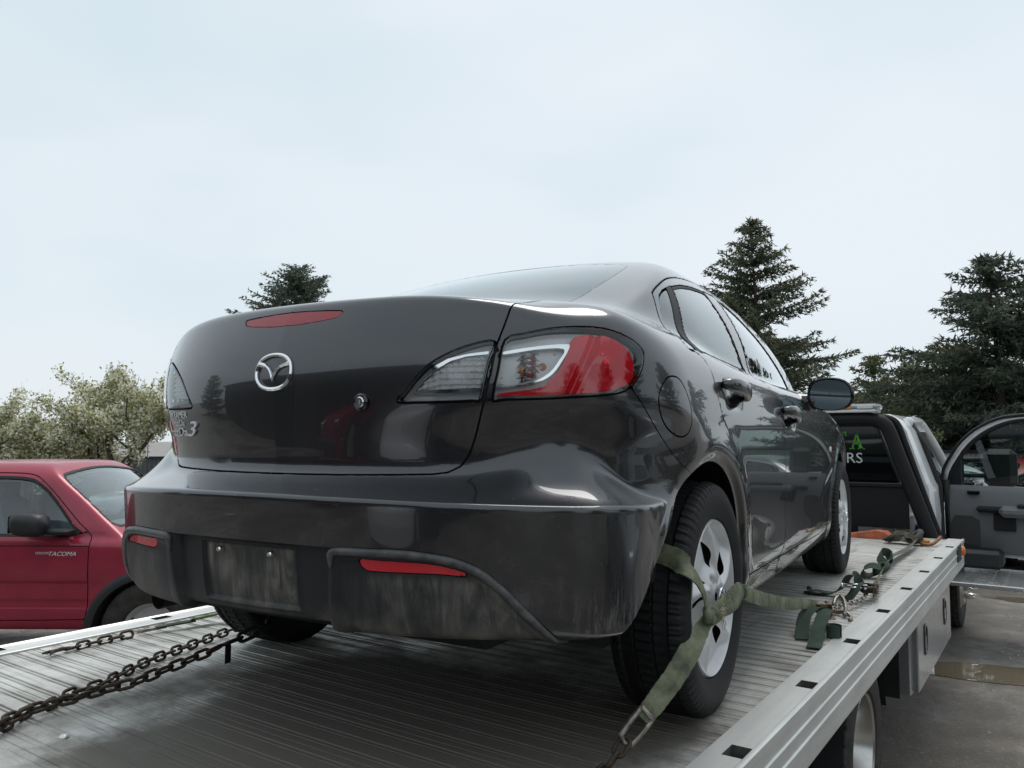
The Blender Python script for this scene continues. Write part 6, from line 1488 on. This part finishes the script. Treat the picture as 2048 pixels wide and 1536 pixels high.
fence((-2.68, 13.80, GZ), (4.87, 18.33, GZ), .50, 'grey corrugated metal fence behind the tow truck cab', M_SHEET)
fence((-20.26, 3.86, GZ), (-14.01, 10.65, GZ), .26, 'dark corrugated metal fence behind the red pickup', mat('dark_sheet_metal', (.10, .11, .12), .6, .2, var=.3, vscale=2))
fence((-13.2, 9.2, GZ), (-2.9, 14.6, GZ), .45, 'grey corrugated metal fence hidden behind the sedan', M_SHEET)
for i, (x_, y_, H_, R_, lb) in enumerate(((-15.5, 13.0, 4.6, 2.6, 'leftmost evergreen hidden behind the sedan'), (-12.0, 16.5, 4.9, 2.5, 'second evergreen hidden behind the sedan'), (-9.0, 20.0, 5.2, 2.7, 'third evergreen hidden behind the sedan'), (-6.8, 17.6, 3.9, 2.3, 'short evergreen hidden behind the sedan doors'), (6.5, 19.5, 5.4, 2.9, 'evergreen beyond the right edge behind the tow truck'))):
    spruce((x_, y_, GZ), H_, R_, 120+i, lb, i % 3, (0, 0), .6, .05, dens=.5, needle=.22, name='evergreen_tree')
P_WHITE = mat('white_car_paint', (.70, .71, .72), .3, 0, .8); P_RED = mat('red_car_paint', (.30, .015, .018), .3, .1, .9); P_SILV = mat('silver_car_paint', (.36, .37, .38), .3, .6, .8); P_GREEN = mat('teal_car_paint', (.06, .12, .11), .3, .4, .9)
parked('parked_sedan', (0.44, 11.33, GZ), 2.909, P_WHITE, 'white car parked behind the hinge of the open cab door')
parked('parked_sedan', (0.75, 13.75, GZ), -.291, P_RED, 'red car in front of the grey fence, seen through the open door window')
parked('parked_sedan', (1.63, 11.07, GZ), -.891, P_SILV, 'silver car at the right edge, seen through the open door window')
parked('parked_sedan', (-7.10, 3.40, GZ), -.741, mat('dark_silver_paint', (.13, .135, .14), .3, .5, .8), 'dark silver car whose roof shows between the red pickup and the sedan')
# the yard behind the photographer, mirrored in the paintwork
cp = lambda o, loc, rz: (setattr(o, 'location', loc), setattr(o, 'rotation_euler', (0, 0, rz)))
pk2 = copy_tree(pick); cp(pk2, (-3.3, -9.2, GZ), .5); tag(pk2, 'red pickup truck behind the photographer, mirrored in the boot lid', 'pickup truck')
parked('parked_sedan', (1.2, -8.6, GZ), .3, P_WHITE, 'white car behind the photographer, mirrored in the bumper')
parked('parked_sedan', (6.6, 1.2, GZ), 1.3, P_SILV, 'silver car right of the tow truck, mirrored in the doors')
vn = empty('unseen_panel_van', (3.4, -7.6, GZ), 1.25, 'dark blue panel van unseen behind the photographer, placed to darken the bumper corner', 'van')  # unseen van, set close so its reflection hides sky and darkens the bumper
M_VAN = mat('dark_blue_van_paint', (.012, .016, .035), .3, .1, .8)
vb = [(-2.7, .45), (-2.7, 2.1), (-2.6, 2.35), (1.1, 2.35), (1.35, 2.25), (2.05, 1.35), (2.7, 1.15), (2.8, .9), (2.8, .45)]
MB().prism(vb, 1.9, lambda u, v, w: (w-.95, u, v)).build('van_body', M_VAN, vn)
for sx in (-1, 1):
    MB().prism([(1.2, 1.4), (1.95, 1.4), (1.35, 2.1), (1.2, 2.1)], .01, lambda u, v, w: (sx*(.951+w), u, v)).build('side_window', M_GLOSSB, vn)
    for yy in (-1.8, 1.8): MB().lathe([(-.12, 0), (-.12, .33), (.12, .33), (.12, 0)], 24, 'x', (sx*.86, yy, .335)).build('wheel', M_TYRE, vn)
MB().add([(-.8, 1.40, 2.22), (.8, 1.40, 2.22), (.85, 2.02, 1.42), (-.85, 2.02, 1.42)], [(0, 1, 2, 3)]).build('van_windshield', M_GLOSSB, vn, loc=(0, .02, .02))
M_WALL = mat('dark_block_wall', (.05, .05, .052), .8, var=.2, vscale=.8)
bd = empty('unseen_workshop', (-10, -17.5, GZ), .30, 'low dark workshop unseen behind the photographer, set near to darken paint reflections', 'building')  # unseen building, made dark and near so the paint reflects a dark band
MB().box((0, 0, 2.0), (26, 9, 4.0)).build('wall', M_WALL, bd); MB().box((0, 0, 4.12), (26.6, 9.6, .24)).build('roof', M_DARKST, bd)
for i in range(4): MB().box((-8.5+i*5.2, 4.52, 1.5), (3.4, .06, 3.0)).build('roller_door', M_DARKST, bd)
for i, (x_, y_, H_, R_) in enumerate(((-24, -14, 6.5, 3.2), (-19, -20, 5.2, 2.8), (6, -30, 6.0, 3.4), (12, -26, 7.2, 3.6), (17, -19, 6.4, 3.6), (19, -10, 7.0, 3.8), (17, -1, 6.2, 3.6), (16, 7, 7.6, 3.8), (14, 14, 6.8, 3.6))):
    spruce((x_, y_, GZ), H_, R_, 80+i, 'evergreen number %s along the yard edge outside the picture' % ('one', 'two', 'three', 'four', 'five', 'six', 'seven', 'eight', 'nine')[i], i % 3, (0, 0), .6, .05, dens=.42, needle=.26, name='evergreen_tree')
